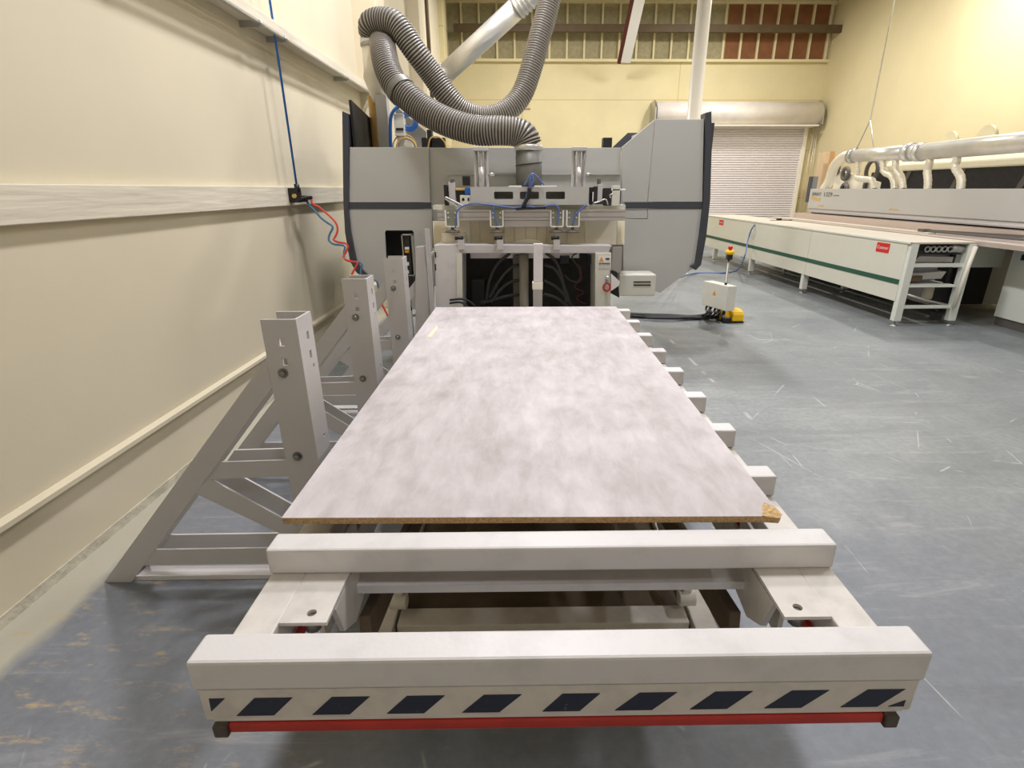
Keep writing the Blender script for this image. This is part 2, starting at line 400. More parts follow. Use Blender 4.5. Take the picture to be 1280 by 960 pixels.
# roller door
d1 = sroot('door_1')
jx = 7.72; lx = 3.7; z0, z1 = .0, 3.14
m = MB(); n = 52; hh = (z1-.02)/n; prof = []
for i in range(n):
    z = .02+i*hh; prof += [(15.945, z), (15.91, z+hh*.2), (15.895, z+hh*.5), (15.91, z+hh*.8), (15.945, z+hh*.9)]
prof += [(15.93, z1), (15.97, z1), (15.97, .02)]
m.prism(prof, lx, jx, 'x'); part('slat_curtain', m, M['door'], d1)
for x in (lx-.09, jx):
    m = MB(); m.box(x, x+.10, 15.84, 16.0, 0, z1); part('door_track', m, M['curtain_l'], d1, bevel=.004)
m = MB(); m.lathe((lx-.15, 15.68, 3.38), [(.0, 0), (.29, 0), (.29, jx-lx+.35), (.0, jx-lx+.35)], 32, 'x'); part('barrel_cover', m, mat('scuffed_metal_cover', srgb(236, 228, 218), .4, .1, var=.15, vscale=2), d1)
m = MB(); m.box(lx-.2, jx+.15, 15.40, 15.95, 3.06, 3.09); part('barrel_tray', m, M['curtain_l'], d1)
for x in (lx-.22, jx+.20):
    m = MB(); m.prism([(15.38, 3.1), (15.99, 3.1), (15.99, 3.68), (15.6, 3.7), (15.4, 3.5)], x, x+.03, 'x'); part('bracket', m, M['chrome'], d1)
# hanging chains by the door
m = MB()
for dx in (0, .12, .2): m.tube([(7.86+dx*.3, 15.6, 3.3), (7.86+dx, 15.7, 1.6), (7.86+dx*.6, 15.75, .35)], .007, 6)
solo('door_chain', m, M['galv'], 'loose pull chains hanging beside the right track of the roller door', 'chain')
# switch plate on the back wall
g = ay(660, 131, BY)
t = thing('outlet_box', 'small square cream box on the yellow back wall', 'electrical box', (g.x, BY-.06, g.z))
m = MB(); m.box(g.x-.07, g.x+.07, BY-.06, BY, g.z-.09, g.z+.09); part('box', m, M['wall_far'], t, bevel=.004)
m = MB(); m.box(g.x-.04, g.x+.04, BY-.066, BY-.06, g.z-.055, g.z+.055); part('cover', m, M['trimy'], t)

# ================================================================== LIFT TABLE
tx0, tx1 = -.588, .718; ZB = .735
t = thing('lift_table', 'long white steel lift table of ten crossbeams on the grey floor', 'table', (.065, 1.9, 0))
BYS = [.694, .996, 1.303, 1.607, 1.912, 2.222, 2.532, 2.842, 3.16, 3.48]
for i, y in enumerate(BYS):
    m = MB(); e = .002*random.random()
    m.box(tx0, tx1, y, y+.066, ZB-.066, ZB); part('cross_beam', m, M['white_steel'], t, bevel=.006)
for x0, x1 in ((tx0+.003, tx0+.083), (tx1-.083, tx1-.003)):
    m = MB(); m.box(x0, x1, .70, 3.6, ZB-.146, ZB-.0665); part('side_rail', m, M['rail_steel'], t, bevel=.004)
def circ(cx, cz, r, n=14): return [(cx+r*math.cos(2*PI*k/n), cz+r*math.sin(2*PI*k/n)) for k in range(n)]
for s, x0, x1 in ((1, tx0+.083, tx0+.181), (-1, tx1-.181, tx1-.083)):
    m = MB(); hx = x0+.058 if s > 0 else x1-.058
    plate_holes(m, [(x0, .85), (x1, .85), (x1, 1.06), (x0, 1.06)], [circ(hx, .877, .010)], 0, .008)
    for v in m.bm.verts: v.co = Vector((v.co.x, v.co.z, ZB-.0745+v.co.y))
    part('corner_plate', m, M['rail_steel'], t)
    # curved gusset hanging from the plate
    xe = x1 if s > 0 else x0
    m = MB(); m.prism([(.90, ZB-.08), (1.1, ZB-.08), (1.1, ZB-.19), (1.0, ZB-.21), (.93, ZB-.17)], xe-.012 if s > 0 else xe, xe if s > 0 else xe+.012, 'x')
    part('gusset', m, M['rail_steel'], t)
    m = MB(); m.lathe((hx, .875, ZB-.105), [(.016, 0), (.016, .03)], 8, 'z'); part('bolt', m, M['bolt'], t)
# end plate with hazard chevrons
YE = .694
m = MB(); m.prism([(tx0+.006, ZB-.068), (tx1-.006, ZB-.068), (tx1-.02, .597), (tx0+.02, .597)], YE+.004, YE+.016, 'y')
ep = part('end_plate', m, M['rail_steel'], t)
m = MB(); m.box(tx0+.02, tx1-.02, YE+.004, YE+.07, .590, .597); part('end_lip', m, M['white_steel'], t)
for x0, x1 in ((tx0+.1, -.03), (-.0, .06), (.11, .30), (.33, .62)):
    pass
chev = [((520, 592), (776, 588), (640, 718), (385, 728))]
cen = [(296, 365), (391, 462), (484, 556), (578, 652), (678, 750), (768, 846), (861, 940), (953, 1035), (1047, 1129)]
zt, zb_ = .647, .604
for a, b in cen:
    bot = ay(a, 895, YE+.004).x; top = ay(b, 868, YE+.004).x
    w = .068
    m = MB(); m.prism([(bot, zb_), (bot+w, zb_), (top, zt), (top-w, zt)], YE+.0028, YE+.004, 'y')
    part('hazard_stripe', m, mat('worn_navy_tape', srgb(36, 42, 62), .55, col2=srgb(120, 116, 112), vscale=55, thr=(.26, .34)) if 'tape_m' not in M else M['tape_m'], ep)
    M.setdefault('tape_m', bpy.data.materials['worn_navy_tape'])
m = MB(); m.prism([(tx0+.02, zb_+.012), (tx0+.022, zt), (tx0+.05, zt)], YE+.0028, YE+.004, 'y'); part('hazard_stripe', m, M['tape_m'], ep)
m = MB(); m.prism([(tx1-.05, zb_), (tx1-.021, zb_), (tx1-.021, zb_+.015)], YE+.0028, YE+.004, 'y'); part('hazard_stripe', m, M['tape_m'], ep)
# red safety bar and its black end caps
m = MB(); m.box(tx0+.045, tx1-.055, YE-.002, YE+.022, .567, .588); part('safety_bar', m, M['redbar'], t, bevel=.004, label='red safety edge bar')
for x0, x1 in ((tx0+.02, tx0+.046), (tx1-.056, tx1-.03)):
    m = MB(); m.box(x0, x1, YE-.008, YE+.03, .562, .590); part('end_cap', m, mat('brown_black_cap', srgb(78, 68, 60), .5), t, bevel=.003)
# red safety bars along both sides, just under the rails
for x in (tx0+.088, tx1-.098):
    m = MB(); m.box(x, x+.01, .74, 3.5, .575, .60); part('side_safety_bar', m, M['redbar'], t)
# channel bar between the first two crossbeams
pa = az(417, 733, .60); pb = az(962, 727, .60)
yb = (pa.y+pb.y)/2
m = MB(); m.prism([(yb, .578), (yb, .60), (yb+.17, .60), (yb+.17, .594), (yb+.006, .594), (yb+.006, .578)], pa.x, pb.x, 'x'); part('channel_bar', m, M['white_steel'], t)
for x in (pa.x, pb.x-.008):
    m = MB(); m.prism([(yb-.02, .56), (yb+.1, .54), (yb+.18, .6), (yb+.18, .67), (yb, .67)], x, x+.008, 'x'); part('channel_bracket', m, M['white_steel'], t)
# scissor arms folded down and the floor frame
fy0, fy1 = az(690, 780, .045).y, az(690, 758, .045).y
for x, sx in ((tx0+.10, 1), (tx1-.10, -1)):
    m = MB(); m.prism([(.98, ZB-.15), (3.45, ZB-.15), (3.45, ZB-.25), (.98, ZB-.25)], x, x+.012*sx, 'x'); part('inner_beam', m, M['rail_steel'], t)
    m = MB(); m.bar((x+.03*sx, fy0+.06, .10), (x+.03*sx, 3.3, .44), .03, .09); m.cyl((x, fy0+.06, .10), (x+.06*sx, fy0+.06, .10), .028); part('scissor_arm', m, M['rail_steel'], t, bevel=.004)
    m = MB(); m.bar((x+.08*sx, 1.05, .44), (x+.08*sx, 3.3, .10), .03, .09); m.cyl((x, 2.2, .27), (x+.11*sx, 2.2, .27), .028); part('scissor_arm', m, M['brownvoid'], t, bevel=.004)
    m = MB(); m.box(min(x-.06*sx, x+.02*sx), max(x-.06*sx, x+.02*sx), fy0-.04, 3.45, 0, .05); part('floor_beam', m, M['rail_steel'], t, bevel=.004)
for a, b in ((fy0, fy1), (3.3, 3.4)):
    m = MB(); m.box(tx0+.13, tx1-.13, a, b, .002, .045); part('floor_crossbar', m, M['rail_steel'], t, bevel=.004)
m = MB(); m.cyl((tx0+.13, 2.2, .27), (tx1-.13, 2.2, .27), .03); part('pivot_shaft', m, M['chrome'], t)
for x in (-.2, .33):
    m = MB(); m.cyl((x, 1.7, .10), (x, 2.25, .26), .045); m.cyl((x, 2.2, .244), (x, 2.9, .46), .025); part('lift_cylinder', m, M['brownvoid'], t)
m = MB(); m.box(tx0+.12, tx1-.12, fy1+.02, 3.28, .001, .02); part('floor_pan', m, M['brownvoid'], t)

# ================================================================== PANEL
PX0, PX1, PY0, PY1, PZ = -.590, .630, 1.083, 3.53, .753
t = thing('laminate_panel', 'pale grey concrete-look laminate board lying on the lift table', 'board', ((PX0+PX1)/2, (PY0+PY1)/2, ZB))
top = [(PX0, PY0+.014), (PX1-.052, PY0+.002), (PX1-.045, PY0+.012), (PX1-.033, PY0+.045), (PX1-.022, PY0+.062), (PX1-.004, PY0+.04), (PX1-.004, PY1), (PX0, PY1)]
m = MB(); m.prism(top, PZ-.0015, PZ, 'z'); part('laminate_face', m, M['laminate'], t)
m = MB(); m.prism([(PX0+.001, PY0+.014), (PX1-.052, PY0+.003), (PX1-.012, PY0-.002), (PX1-.002, PY0+.01), (PX1-.005, PY0+.04), (PX1-.005, PY1-.001), (PX0+.001, PY1-.001)], ZB, PZ-.0016, 'z'); part('particle_core', m, M['chip'], t)
m = MB(); random.seed(11)
P0 = [Vector((PX1-.052, PY0+.004, PZ+.0002)), Vector((PX1-.047, PY0+.014, PZ+.0004)), Vector((PX1-.034, PY0+.045, PZ+.0003)), Vector((PX1-.022, PY0+.062, PZ+.0002)), Vector((PX1-.003, PY0+.04, PZ-.001)), Vector((PX1+.001, PY0+.010, PZ-.0015)), Vector((PX1-.012, PY0-.004, PZ-.002)), Vector((PX1-.035, PY0-.001, PZ-.001))]
cv = m.bm.verts.new((PX1-.026, PY0+.026, PZ+.0035)); vs = [m.bm.verts.new(p) for p in P0]
for i in range(len(vs)): m._q([vs[i], vs[(i+1) % len(vs)], cv])
part('broken_corner', m, M['chipraw'], t, label='broken raw corner of orange particle board')

mp_ = [az(x, y, PZ+.0006) for x, y in ((546, 405.5), (547, 410), (543.5, 415), (538.5, 421), (534, 420.5), (539, 415), (543.5, 410))]
m = MB(); m.prism([(q.x, q.y) for q in mp_], PZ+.0002, PZ+.0008, 'z'); part('chalk_mark', m, mat('yellow_chalk', srgb(226, 220, 184), .8), bpy.data.objects['laminate_panel'], label='pale yellow smear')
# ================================================================== STANDS
def stand(y0, label, oy=0):
    t = thing('guide_stand', label, 'stand', (-.82, y0, 0), group='guide stands along the wall side of the lift table')
    X0, X1, ZT, D = -.885, -.765, 1.09, .13; T = .008
    sq = lambda x, z, w=.020, h=.026: [(x-w/2, z-h/2), (x+w/2, z-h/2), (x+w/2, z+h/2), (x-w/2, z+h/2)]
    m = MB(); plate_holes(m, [(X0, .03), (X1-T, .03), (X1-T, ZT), (X0, ZT)], [sq(-.826, 1.01), sq(-.826, .94)], y0, y0+T)
    # web
    mm = MB(); plate_holes(mm, [(y0, .03), (y0+D, .03), (y0+D, ZT), (y0, ZT)], [sq(y0+.078, 1.015, .02, .03), sq(y0+.078, .945, .02, .03), sq(y0+.09, .90, .012, .012), sq(y0+.09, .62, .012, .012)], 0, T)
    for v in mm.bm.verts: v.co = Vector((X1-T+v.co.y, v.co.x, v.co.z))
    me = bpy.data.meshes.new('x'); mm.bm.to_mesh(me); mm.bm.free(); m.bm.from_mesh(me); bpy.data.meshes.remove(me)
    m.box(X0, X1-T, y0+D-T, y0+D, .03, ZT)
    post = part('post', m, M['stand'], t)
    for z in (.90, .575):
        b = MB(); b.lathe((-.838, y0-.003, z), [(.018, 0), (.018, .003)], 16, 'y'); b.lathe((-.838, y0-.014, z), [(.008, -.004), (.011, 0), (.011, .012)], 6, 'y')
        part('bolt', b, M['bolt'], post)
    def brace(yy):
        m = MB(); o = [(-1.70, 0), (-1.605, 0), (-1.545, .082), (-1.05, .083), (-.90, .083), (-.90, .165), (-1.0, .165), (-1.476, .155), (-1.249, .425), (-.967, .215), (-.90, .17), (-.90, .258), (-.94, .29), (-1.185, .473),
                       (-.894, .485), (-.894, .552), (-1.142, .546), (-.905, .827), (-.894, .84), (-.894, .952), (-.90, .942), (-1.235, .50)]
        # separate bars keep the outline clean
        m.prism([(-1.715, 0), (-1.605, 0), (-.889, .845), (-.889, .955)], yy, yy+T, 'y')
        m.prism([(-1.19, .473), (-.889, .485), (-.889, .552), (-1.13, .546)], yy+.0004, yy+T+.0004, 'y')
        m.prism([(-1.265, .418), (-.80, .12), (-.80, .19), (-1.19, .476)], yy+.0008, yy+T+.0008, 'y')
        m.prism([(-1.55, .082), (-.60, .083), (-.60, .160), (-1.485, .155)], yy+.0012, yy+T+.0012, 'y')
        part('brace_plate', m, M['stand'], t)
    brace(y0+.012); brace(y0+D-.022)
    m = MB(); m.box(-1.60, -.60, y0+.035, y0+D-.03, 0, .006); m.box(-1.60, -.60, y0+.022, y0+.028, 0, .02); part('foot_plate', m, M['white_steel'], t)
    m = MB(); m.box(-1.58, -.60, y0+D+.005, y0+D+.09, 0, .008); part('floor_flange', m, M['white_steel'], t)
    return t
stand(1.75, 'nearest and largest grey bolted guide stand, beside the front of the board')
stand(2.60, 'second nearest grey guide stand, just behind the largest one')
stand(3.42, 'third grey guide stand, just left of the far part of the board')
# fourth stand is a bare leaning post close to the router
t = thing('guide_stand', 'farthest narrow guide stand, beside the far left corner of the board', 'stand', (-.80, 4.15, 0), group='guide stands along the wall side of the lift table')
m = MB(); Y = 4.15
m.prism([(ay(519, 309, Y).x, 1.085), (ay(529, 308, Y).x, 1.088), (ay(533, 340, Y).x, .90), (ay(538, 400, Y).x, 0), (ay(514, 420, Y).x, 0), (ay(520, 345, Y).x, .90)], Y, Y+.10, 'y'); part('post', m, M['stand'], t, bevel=.003)
m = MB(); m.bar((-.70, Y+.12, 1.06), (-.76, Y+.10, .40), .03, .02); m.bar((-.74, Y+.02, 1.01), (-.64, Y+.16, 1.07), .02, .02); part('brace_bar', m, M['white_steel'], t)
m = MB(); p = ay(518, 394, Y); m.lathe((p.x, Y-.012, p.z), [(.012, 0), (.012, .012)], 6, 'y'); part('bolt', m, M['bolt'], t)
m = MB(); m.box(-1.5, -.75, Y, Y+.1, 0, .008); m.prism([(-1.55, 0), (-1.47, 0), (-.83, .75), (-.83, .85)], Y+.04, Y+.05, 'y'); part('brace_plate', m, M['stand'], t)

# ================================================================== CNC ROUTER
YH = 4.6
hw = lambda *pts: [(ay(x, y, YH).x, ay(x, y, YH).z) for x, y in pts]
t = thing('cnc_router', 'large grey panel router with charcoal side trims at the far end of the lift table', 'machine', (0, 5.4, 0))
G = M['grey']
# upper left door, centre header, right side
m = MB(); m.prism(hw((437, 184), (535.5, 184), (538, 253), (436.5, 253)), YH, YH+.02, 'y'); part('upper_door', m, G, t, bevel=.003)
m = MB(); m.prism(hw((533, 184.3), (777, 184.3), (777, 276), (541, 276), (536, 252)), YH+.022, YH+.04, 'y'); part('header_panel', m, G, t, bevel=.002)
m = MB(); m.prism(hw((777.3, 184), (818.4, 149.6), (809.2, 252.5), (777.3, 252.5)), YH+.004, YH+.024, 'y'); part('shoulder_panel', m, G, t, bevel=.002)
m = MB(); m.prism(hw((819, 149), (880, 149), (878, 252.5), (809.8, 252.5)), YH, YH+.02, 'y'); part('upper_door', m, G, t, bevel=.003)
m = MB(); m.prism(hw((781, 253), (879, 253), (879, 260.5), (781, 260.5)), YH-.004, YH+.016, 'y'); part('accent_stripe', m, M['dark_trim'], t, label='charcoal stripe')
m = MB(); m.prism(hw((436, 253.3), (538.5, 253.3), (539, 261), (436.2, 261)), YH-.004, YH+.016, 'y'); part('accent_stripe', m, M['dark_trim'], t, label='charcoal stripe')
m = MB(); m.prism(hw((781, 261), (809, 261), (809, 273), (781, 273)), YH+.002, YH+.02, 'y'); part('cover_strip', m, G, t)
m = MB(); m.prism(hw((809.5, 261), (879, 261), (877, 290), (871, 332), (825, 366), (815, 362), (779, 362), (779, 274), (809.5, 274)), YH+.001, YH+.02, 'y'); part('lower_panel', m, G, t, bevel=.003)
# lower left panel with access opening
m = MB()
plate_holes(m, hw((436.2, 261.5), (539.5, 261.5), (543, 396), (495, 378), (454, 337), (446, 327), (439, 290)), [hw((482, 288), (515, 288), (517, 290), (519, 340), (519, 352), (484, 352), (481, 291))], YH, YH+.02)
part('lower_panel', m, G, t)
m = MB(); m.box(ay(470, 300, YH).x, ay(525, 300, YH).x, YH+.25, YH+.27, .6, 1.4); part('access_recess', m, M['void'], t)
# charcoal curved side trims
def trim(ls, d0, d1):
    m = MB(); m.prism(hw(*ls), d0, d1, 'y'); return m
part('side_trim', trim([(428.5, 139), (435, 142), (436.5, 180), (436.5, 261), (439.5, 290), (446.5, 326), (455, 338), (466, 350), (458, 350), (446, 340), (438, 326), (432, 290), (430, 255)], YH-.02, YH+1.3), M['dark_trim'], t, bevel=.004, label='charcoal curved left side trim')
part('side_trim', trim([(880.5, 141.5), (888.5, 139.5), (889, 180), (887, 250), (882, 296), (875.5, 331), (869, 337.5), (862, 332), (868, 329), (873, 296), (878.5, 250), (881, 180)], YH-.02, YH+.10), M['dark_trim'], t, bevel=.004, label='charcoal curved right side trim')
m = MB(); xr_ = ay(884, 250, YH).x; m.prism([(YH+.02, 1.99), (YH+.9, 2.10), (YH+1.3, 1.99), (YH+1.3, 1.0), (YH+.02, .95)], xr_-.03, xr_, 'x'); part('side_panel', m, M['dark_trim'], t)
# body behind: back plate, side returns and lower body, hood on the right
m = MB(); m.box(ay(440, 250, YH).x+.02, xr_-.04, YH+1.25, YH+1.3, .5, 1.7); part('back_panel', m, G, t)
xs = ay(777, 184, YH).x
m = MB(); m.prism([(xs+.30, 1.995), (xr_-.05, 1.995), (xr_-.05, 1.3), (xs+.30, 1.3)], YH+.03, YH+1.2, 'y'); part('hood', m, G, t)
m = MB(); p = [ay(x, y, YH+1.2) for x, y in ((765, 185), (785, 166), (802, 166), (790, 190))]; m.prism([(q.x, q.z) for q in p], YH+1.2, YH+1.24, 'y'); part('rear_hood_edge', m, M['dark_trim'], t)
p = ay(779.5, 366, YH); 
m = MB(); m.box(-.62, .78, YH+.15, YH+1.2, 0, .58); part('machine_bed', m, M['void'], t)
m = MB(); m.box(-.9, 1.0, YH+.06, YH+1.1, 1.50, 1.56); part('bridge_beam', m, G, t)
# contents seen over the top edge on the left
m = MB(); m.prism([(YH+.03, 1.78), (YH+1.2, 1.78), (YH+1.2, 2.0), (YH+.03, 2.15)], ay(437, 150, YH).x, ay(437, 150, YH).x+.02, 'x'); part('inner_screen', m, M['black'], t, label='black inner face of left side')
YI = 5.0
bx = lambda x0, x1, y0, y1, Y, d: (ay(x0, (y0+y1)/2, Y).x, ay(x1, (y0+y1)/2, Y).x, Y, Y+d, ay(x0, y1, Y).z, ay(x0, y0, Y).z)
m = MB(); m.box(*bx(472, 486, 118, 205, YI, .10)); part('z_column', m, G, t, bevel=.004)
m = MB(); m.box(*bx(493, 505, 142, 170, YI, .08)); vb = part('valve_box', m, M['cream_steel'], t, bevel=.004)
m = MB(); m.box(*bx(495, 504, 160, 163, YI-.01, .01)); part('valve_slot', m, M['black'], vb)
m = MB(); m.prism([(ay(x, y, YI+.2).x, ay(x, y, YI+.2).z) for x, y in ((494, 132), (533, 165), (533, 200), (498, 200))], YI+.2, YI+.22, 'y'); part('rear_plate', m, G, t)
m = MB(); m.tube(spline([ay(x, y, YI-.03) for x, y in ((490, 205), (488, 170), (489, 145), (497, 134), (508, 130))], .02), .014, 10); part('blue_conduit', m, M['blue'], t, label='thick blue conduit')
m = MB()
for r in (.045, .06, .075): m.torus(ay(511, 152, YI+.05), r, .007, 'y')
part('air_tube_coil', m, M['blue'], t, label='coil of blue tube')
m = MB(); m.torus(ay(508, 186, YI), .085, .008, 'y'); m.torus(ay(506, 184, YI+.03), .10, .006, 'y'); part('clear_tube_loop', m, M['tape'], t)
m = MB(); m.lathe(ay(508, 184, YI+.04), [(.06, 0), (.06, .02)], 20, 'y'); part('reel', m, M['cream_steel'], t)
for (x0, x1, y0, y1) in ((527, 533, 172, 186), (538, 556, 172, 186), (534, 540, 162, 186)):
    m = MB(); m.box(*bx(x0, x1, y0, y1, YI, .08)); part('connector_block', m, M['black'], t, bevel=.003)
m = MB(); m.tube(spline([ay(x, y, YI-.02) for x, y in ((535, 186), (538, 173), (548, 171), (556, 178), (558, 186))], .02), .006, 8); part('clear_tube_loop', m, M['tape'], t)
m = MB(); Y_ = YI+.15; rr = []; pts = []
for i in range(60):
    z = 1.75+i*.0085; pts.append(Vector((ay(468, 150, Y_).x, Y_, z))); rr.append(.035+.008*(i % 2))
m.tube(pts, .04, 14, rads=rr); part('ribbed_tube', m, M['tape'], t, label='yellowed ribbed tube')
# funnel and elbow that carries both hoses
m = MB(); c = ay(472, 108, YI+.1); m.lathe((c.x, YI+.1, 0), [(.05, c.z-.12), (.09, c.z), (.11, c.z+.06), (.10, c.z+.12), (.10, c.z+.42)], 22); part('duct_riser', m, mat('frosted_duct', srgb(224, 218, 200), .4, .15), t)
m = MB(); c2 = ay(471, 52, YI+.05); m.lathe((c.x, YI+.1, 0), [(.108, c2.z-.03), (.112, c2.z), (.108, c2.z+.03)], 22); part('clamp_ring', m, M['chrome'], t)
# small dark blocks over header on the right
m = MB(); m.box(*bx(754, 765, 172, 188, YH+.5, .1)); part('motor_block', m, M['black'], t)

# ---- base frame at the table end
YB = 4.05; S = M['cream_steel']; by = lambda *pts, Y=YB: [(ay(x, y, Y).x, ay(x, y, Y).z) for x, y in pts]
m = MB(); m.prism(by((543, 306), (570, 305), (577, 316), (578, 450), (548, 450)), YB-.02, YB+.35, 'y'); cab = part('left_cabinet', m, M['white_steel'], t, bevel=.004)
m = MB(); m.box(*bx(543.5, 545, 315, 322, YB-.025, .005)); m.box(*bx(543.5, 545, 330, 338, YB-.025, .005)); part('hinge', m, M['black'], cab)
m = MB(); m.prism(by((571, 316), (578, 316), (580, 470), (573, 470)), YB-.03, YB-.021, 'y'); part('frame_post', m, S, t)
m = MB(); m.prism(by((574, 306), (765, 307), (760, 316.5), (574, 316.5)), YB, YB+.16, 'y'); part('top_crossbar', m, M['stand'], t, bevel=.003)
m = MB(); m.prism(by((744, 316), (764, 316), (762, 470), (743, 470)), YB-.01, YB+.3, 'y'); rp = part('frame_post', m, S, t, bevel=.003)
# labels on the right post
m = MB(); m.box(*bx(748, 763.5, 320, 328, YB-.013, .002)); part('label_plate', m, M['white'], rp, label='white warning label')
m = MB(); m.prism(by((749, 326.5), (754.6, 326.5), (751.8, 321), Y=YB-.015), YB-.0155, YB-.0135, 'y'); part('warning_triangle', m, M['orange'], rp, label='orange warning triangle')
m = MB(); m.box(*bx(748.5, 763, 328.8, 335.5, YB-.013, .002)); part('label_plate', m, mat('grey_label', srgb(205, 203, 198), .5), rp)
m = MB(); m.box(*bx(749, 751, 328.9, 330.6, YB-.015, .001)); m.box(*bx(752, 762, 329, 330, YB-.015, .001)); part('label_print', m, M['ink'], rp)
m = MB(); m.box(*bx(757, 762, 322.5, 325, YB-.015, .001)); part('label_print', m, M['ink'], rp)
# red shackle latch and hinge plate
c = ay(758.5, 359, YB-.05)
m = MB(); m.torus(c, .026, .007, 'y', sx=.95, sy=1.15); la = part('latch_ring', m, M['redbtn'], t, label='red latch ring')
m = MB(); q = ay(759, 348, YB-.05); m.cyl((q.x, q.y, q.z-.035), (q.x, q.y, q.z+.02), .014, 14); m.cyl((c.x, c.y-.012, c.z), (c.x, c.y+.04, c.z), .011, 12); part('latch_pin', m, M['chrome'], la)
m = MB(); m.prism(by((763, 341), (774, 351), (773, 356), (763, 363)), YB-.03, YB-.02, 'y'); part('hinge_plate', m, M['white'], t)
m = MB(); m.prism(by((762.5, 337), (771, 340), (774, 372), (763, 366)), YB-.015, YB+.05, 'y'); part('hinge_block', m, M['black'], t)
# swing arm box
YA = 4.3
m = MB(); m.box(*bx(774, 819.5, 343.5, 370, YA, .22)); ab = part('arm_housing', m, S, t, bevel=.008)
m = MB(); m.box(*bx(792, 813.5, 351.8, 353.2, YA-.004, .004)); m.box(*bx(792, 813.5, 355.7, 357.2, YA-.004, .004)); part('vent_slot', m, M['black'], ab)
m = MB(); m.box(*bx(765, 777, 309, 341, YA+.05, .05)); part('guide_profile', m, M['alu'], t)
# dark interior and its hoses
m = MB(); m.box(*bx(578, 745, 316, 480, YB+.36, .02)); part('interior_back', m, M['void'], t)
m = MB(); m.box(*bx(588, 724, 316.5, 323, YB+.28, .03)); part('interior_rail', m, M['alu'], t)
m = MB(); c = ay(655, 350, YB+.12); m.cyl((c.x, YB+.12, .2), (c.x, YB+.12, 1.03), .036, 22); part('centre_column', m, mat('grey_tube', srgb(150, 144, 130), .5), t)
m = MB(); m.box(*bx(642, 651, 320, 480, YB+.2, .04)); part('inner_plate', m, mat('dim_plate', srgb(120, 116, 106), .6), t)
for x0, x1, y0, y1 in ((590, 606, 350, 382), (611, 622, 355, 372), (643, 655, 319, 329), (700, 712, 320, 330), (734, 742, 318, 330)):
    m = MB(); m.box(*bx(x0, x1, y0, y1, YB+.24, .07)); part('motor_block', m, M['black'], t, bevel=.004)
HS = [[(638, 316), (622, 330), (612, 350), (608, 375)], [(654, 331), (640, 334), (625, 350), (612, 372)], [(654, 350), (640, 352), (626, 362), (614, 378)], [(654, 368), (635, 370), (612, 376), (600, 378)],
      [(682, 316), (694, 326), (702, 345), (708, 378)], [(680, 331), (694, 337), (704, 355), (713, 380)], [(680, 351), (694, 358), (706, 370), (716, 384)], [(680, 368), (692, 371), (704, 378), (712, 386)]]
for h in HS:
    m = MB(); m.tube(spline([ay(x, y, YB+.17) for x, y in h], .02), .012, 8); part('interior_hose', m, mat('charcoal_hose', srgb(66, 65, 63), .5) if 'ch' not in M else M['ch'], t)
    M.setdefault('ch', bpy.data.materials['charcoal_hose'])
m = MB(); m.tube(spline([ay(x, y, YB+.15) for x, y in ((722, 316), (715, 322), (726, 340), (722, 352), (712, 350), (706, 344))], .02), .006, 8); part('interior_hose', m, M['ch'], t)
random.seed(3); m = MB(); m.tube(spline([ay(726+random.uniform(-7, 6), 330+i*5, YB+.13) for i in range(11)], .015), .003, 6); part('signal_wire', m, mat('dark_red_wire', srgb(120, 40, 48), .5), t, label='thin dark red wire')
for h in ([(562, 375), (580, 374), (592, 381), (598, 392)], [(562, 379), (576, 378), (586, 385), (590, 395)]):
    m = MB(); m.tube(spline([ay(x, y, YB-.06) for x, y in h], .02), .008, 8); part('interior_hose', m, M['rubber'], t)
# near centre post with its clear cap
YC = 3.72
m = MB(); m.box(*bx(667, 678.5, 305, 352, YC, .05)); part('stop_post', m, M['white_steel'], t, bevel=.002)
m = MB(); m.box(*bx(665.5, 678.5, 353, 362, YC-.01, .07)); part('stop_collar', m, M['curtain_l'], t, bevel=.002)
m = MB(); m.box(*bx(666.5, 677.5, 361, 520, YC, .05)); part('stop_guide', m, M['stand'], t, bevel=.002)
# brackets with dark sensors on the crossbar
for x in (576, 625, 696):
    m = MB(); m.box(*bx(x-4, x+4, 299.5, 312, YB-.03, .05)); sb = part('sensor_bracket', m, M['stand'], t)
    m = MB(); q = ay(x-2, 298, YB-.02); m.cyl((q.x-.03, q.y, q.z), (q.x+.03, q.y, q.z+.004), .013, 12); part('sensor', m, M['black'], sb)
# vinyl strip curtain, bulging forward in the middle
sg = [(541, 559, 4.45), (559, 588, 4.40), (588, 600, 4.38), (600, 617, 4.36), (617, 630, 4.33), (630, 643, 4.30), (643, 657, 4.28), (657, 671, 4.28), (671, 683, 4.29), (683, 693, 4.31), (693, 709, 4.34), (709, 731, 4.38), (731, 771, 4.42), (771, 781, 4.46)]
for i, (x0, x1, y) in enumerate(sg):
    yb2 = 306 if x0 < 620 or x0 > 690 else 311
    if i >= 12: yb2 = 304
    a = ay(x0+.3, 285, y); b = ay(x1-.3, 285, y); zt_ = ay(650, 276, y).z; zb2 = ay(650, yb2, y).z-.01
    m = MB(); dy = .03*(.5-abs(i-6.5)/13)
    m.hull8([(a.x, y, zt_), (b.x, y, zt_), (b.x, y+.006, zt_), (a.x, y+.006, zt_)], [(a.x, y-.03, zb2), (b.x, y-.03, zb2), (b.x, y-.024, zb2), (a.x, y-.024, zb2)])
    part('vinyl_strip', m, M['curtain_l'] if i in (1, 12, 10) else M['curtain'], t)
m = MB(); cpts = []
for k in range(15):
    f = k/14; x = 628+f*(693-628); yy = 311-13*math.sin(PI*f)*.95; q = ay(x, yy, 4.22); cpts.append((q.x, q.z))
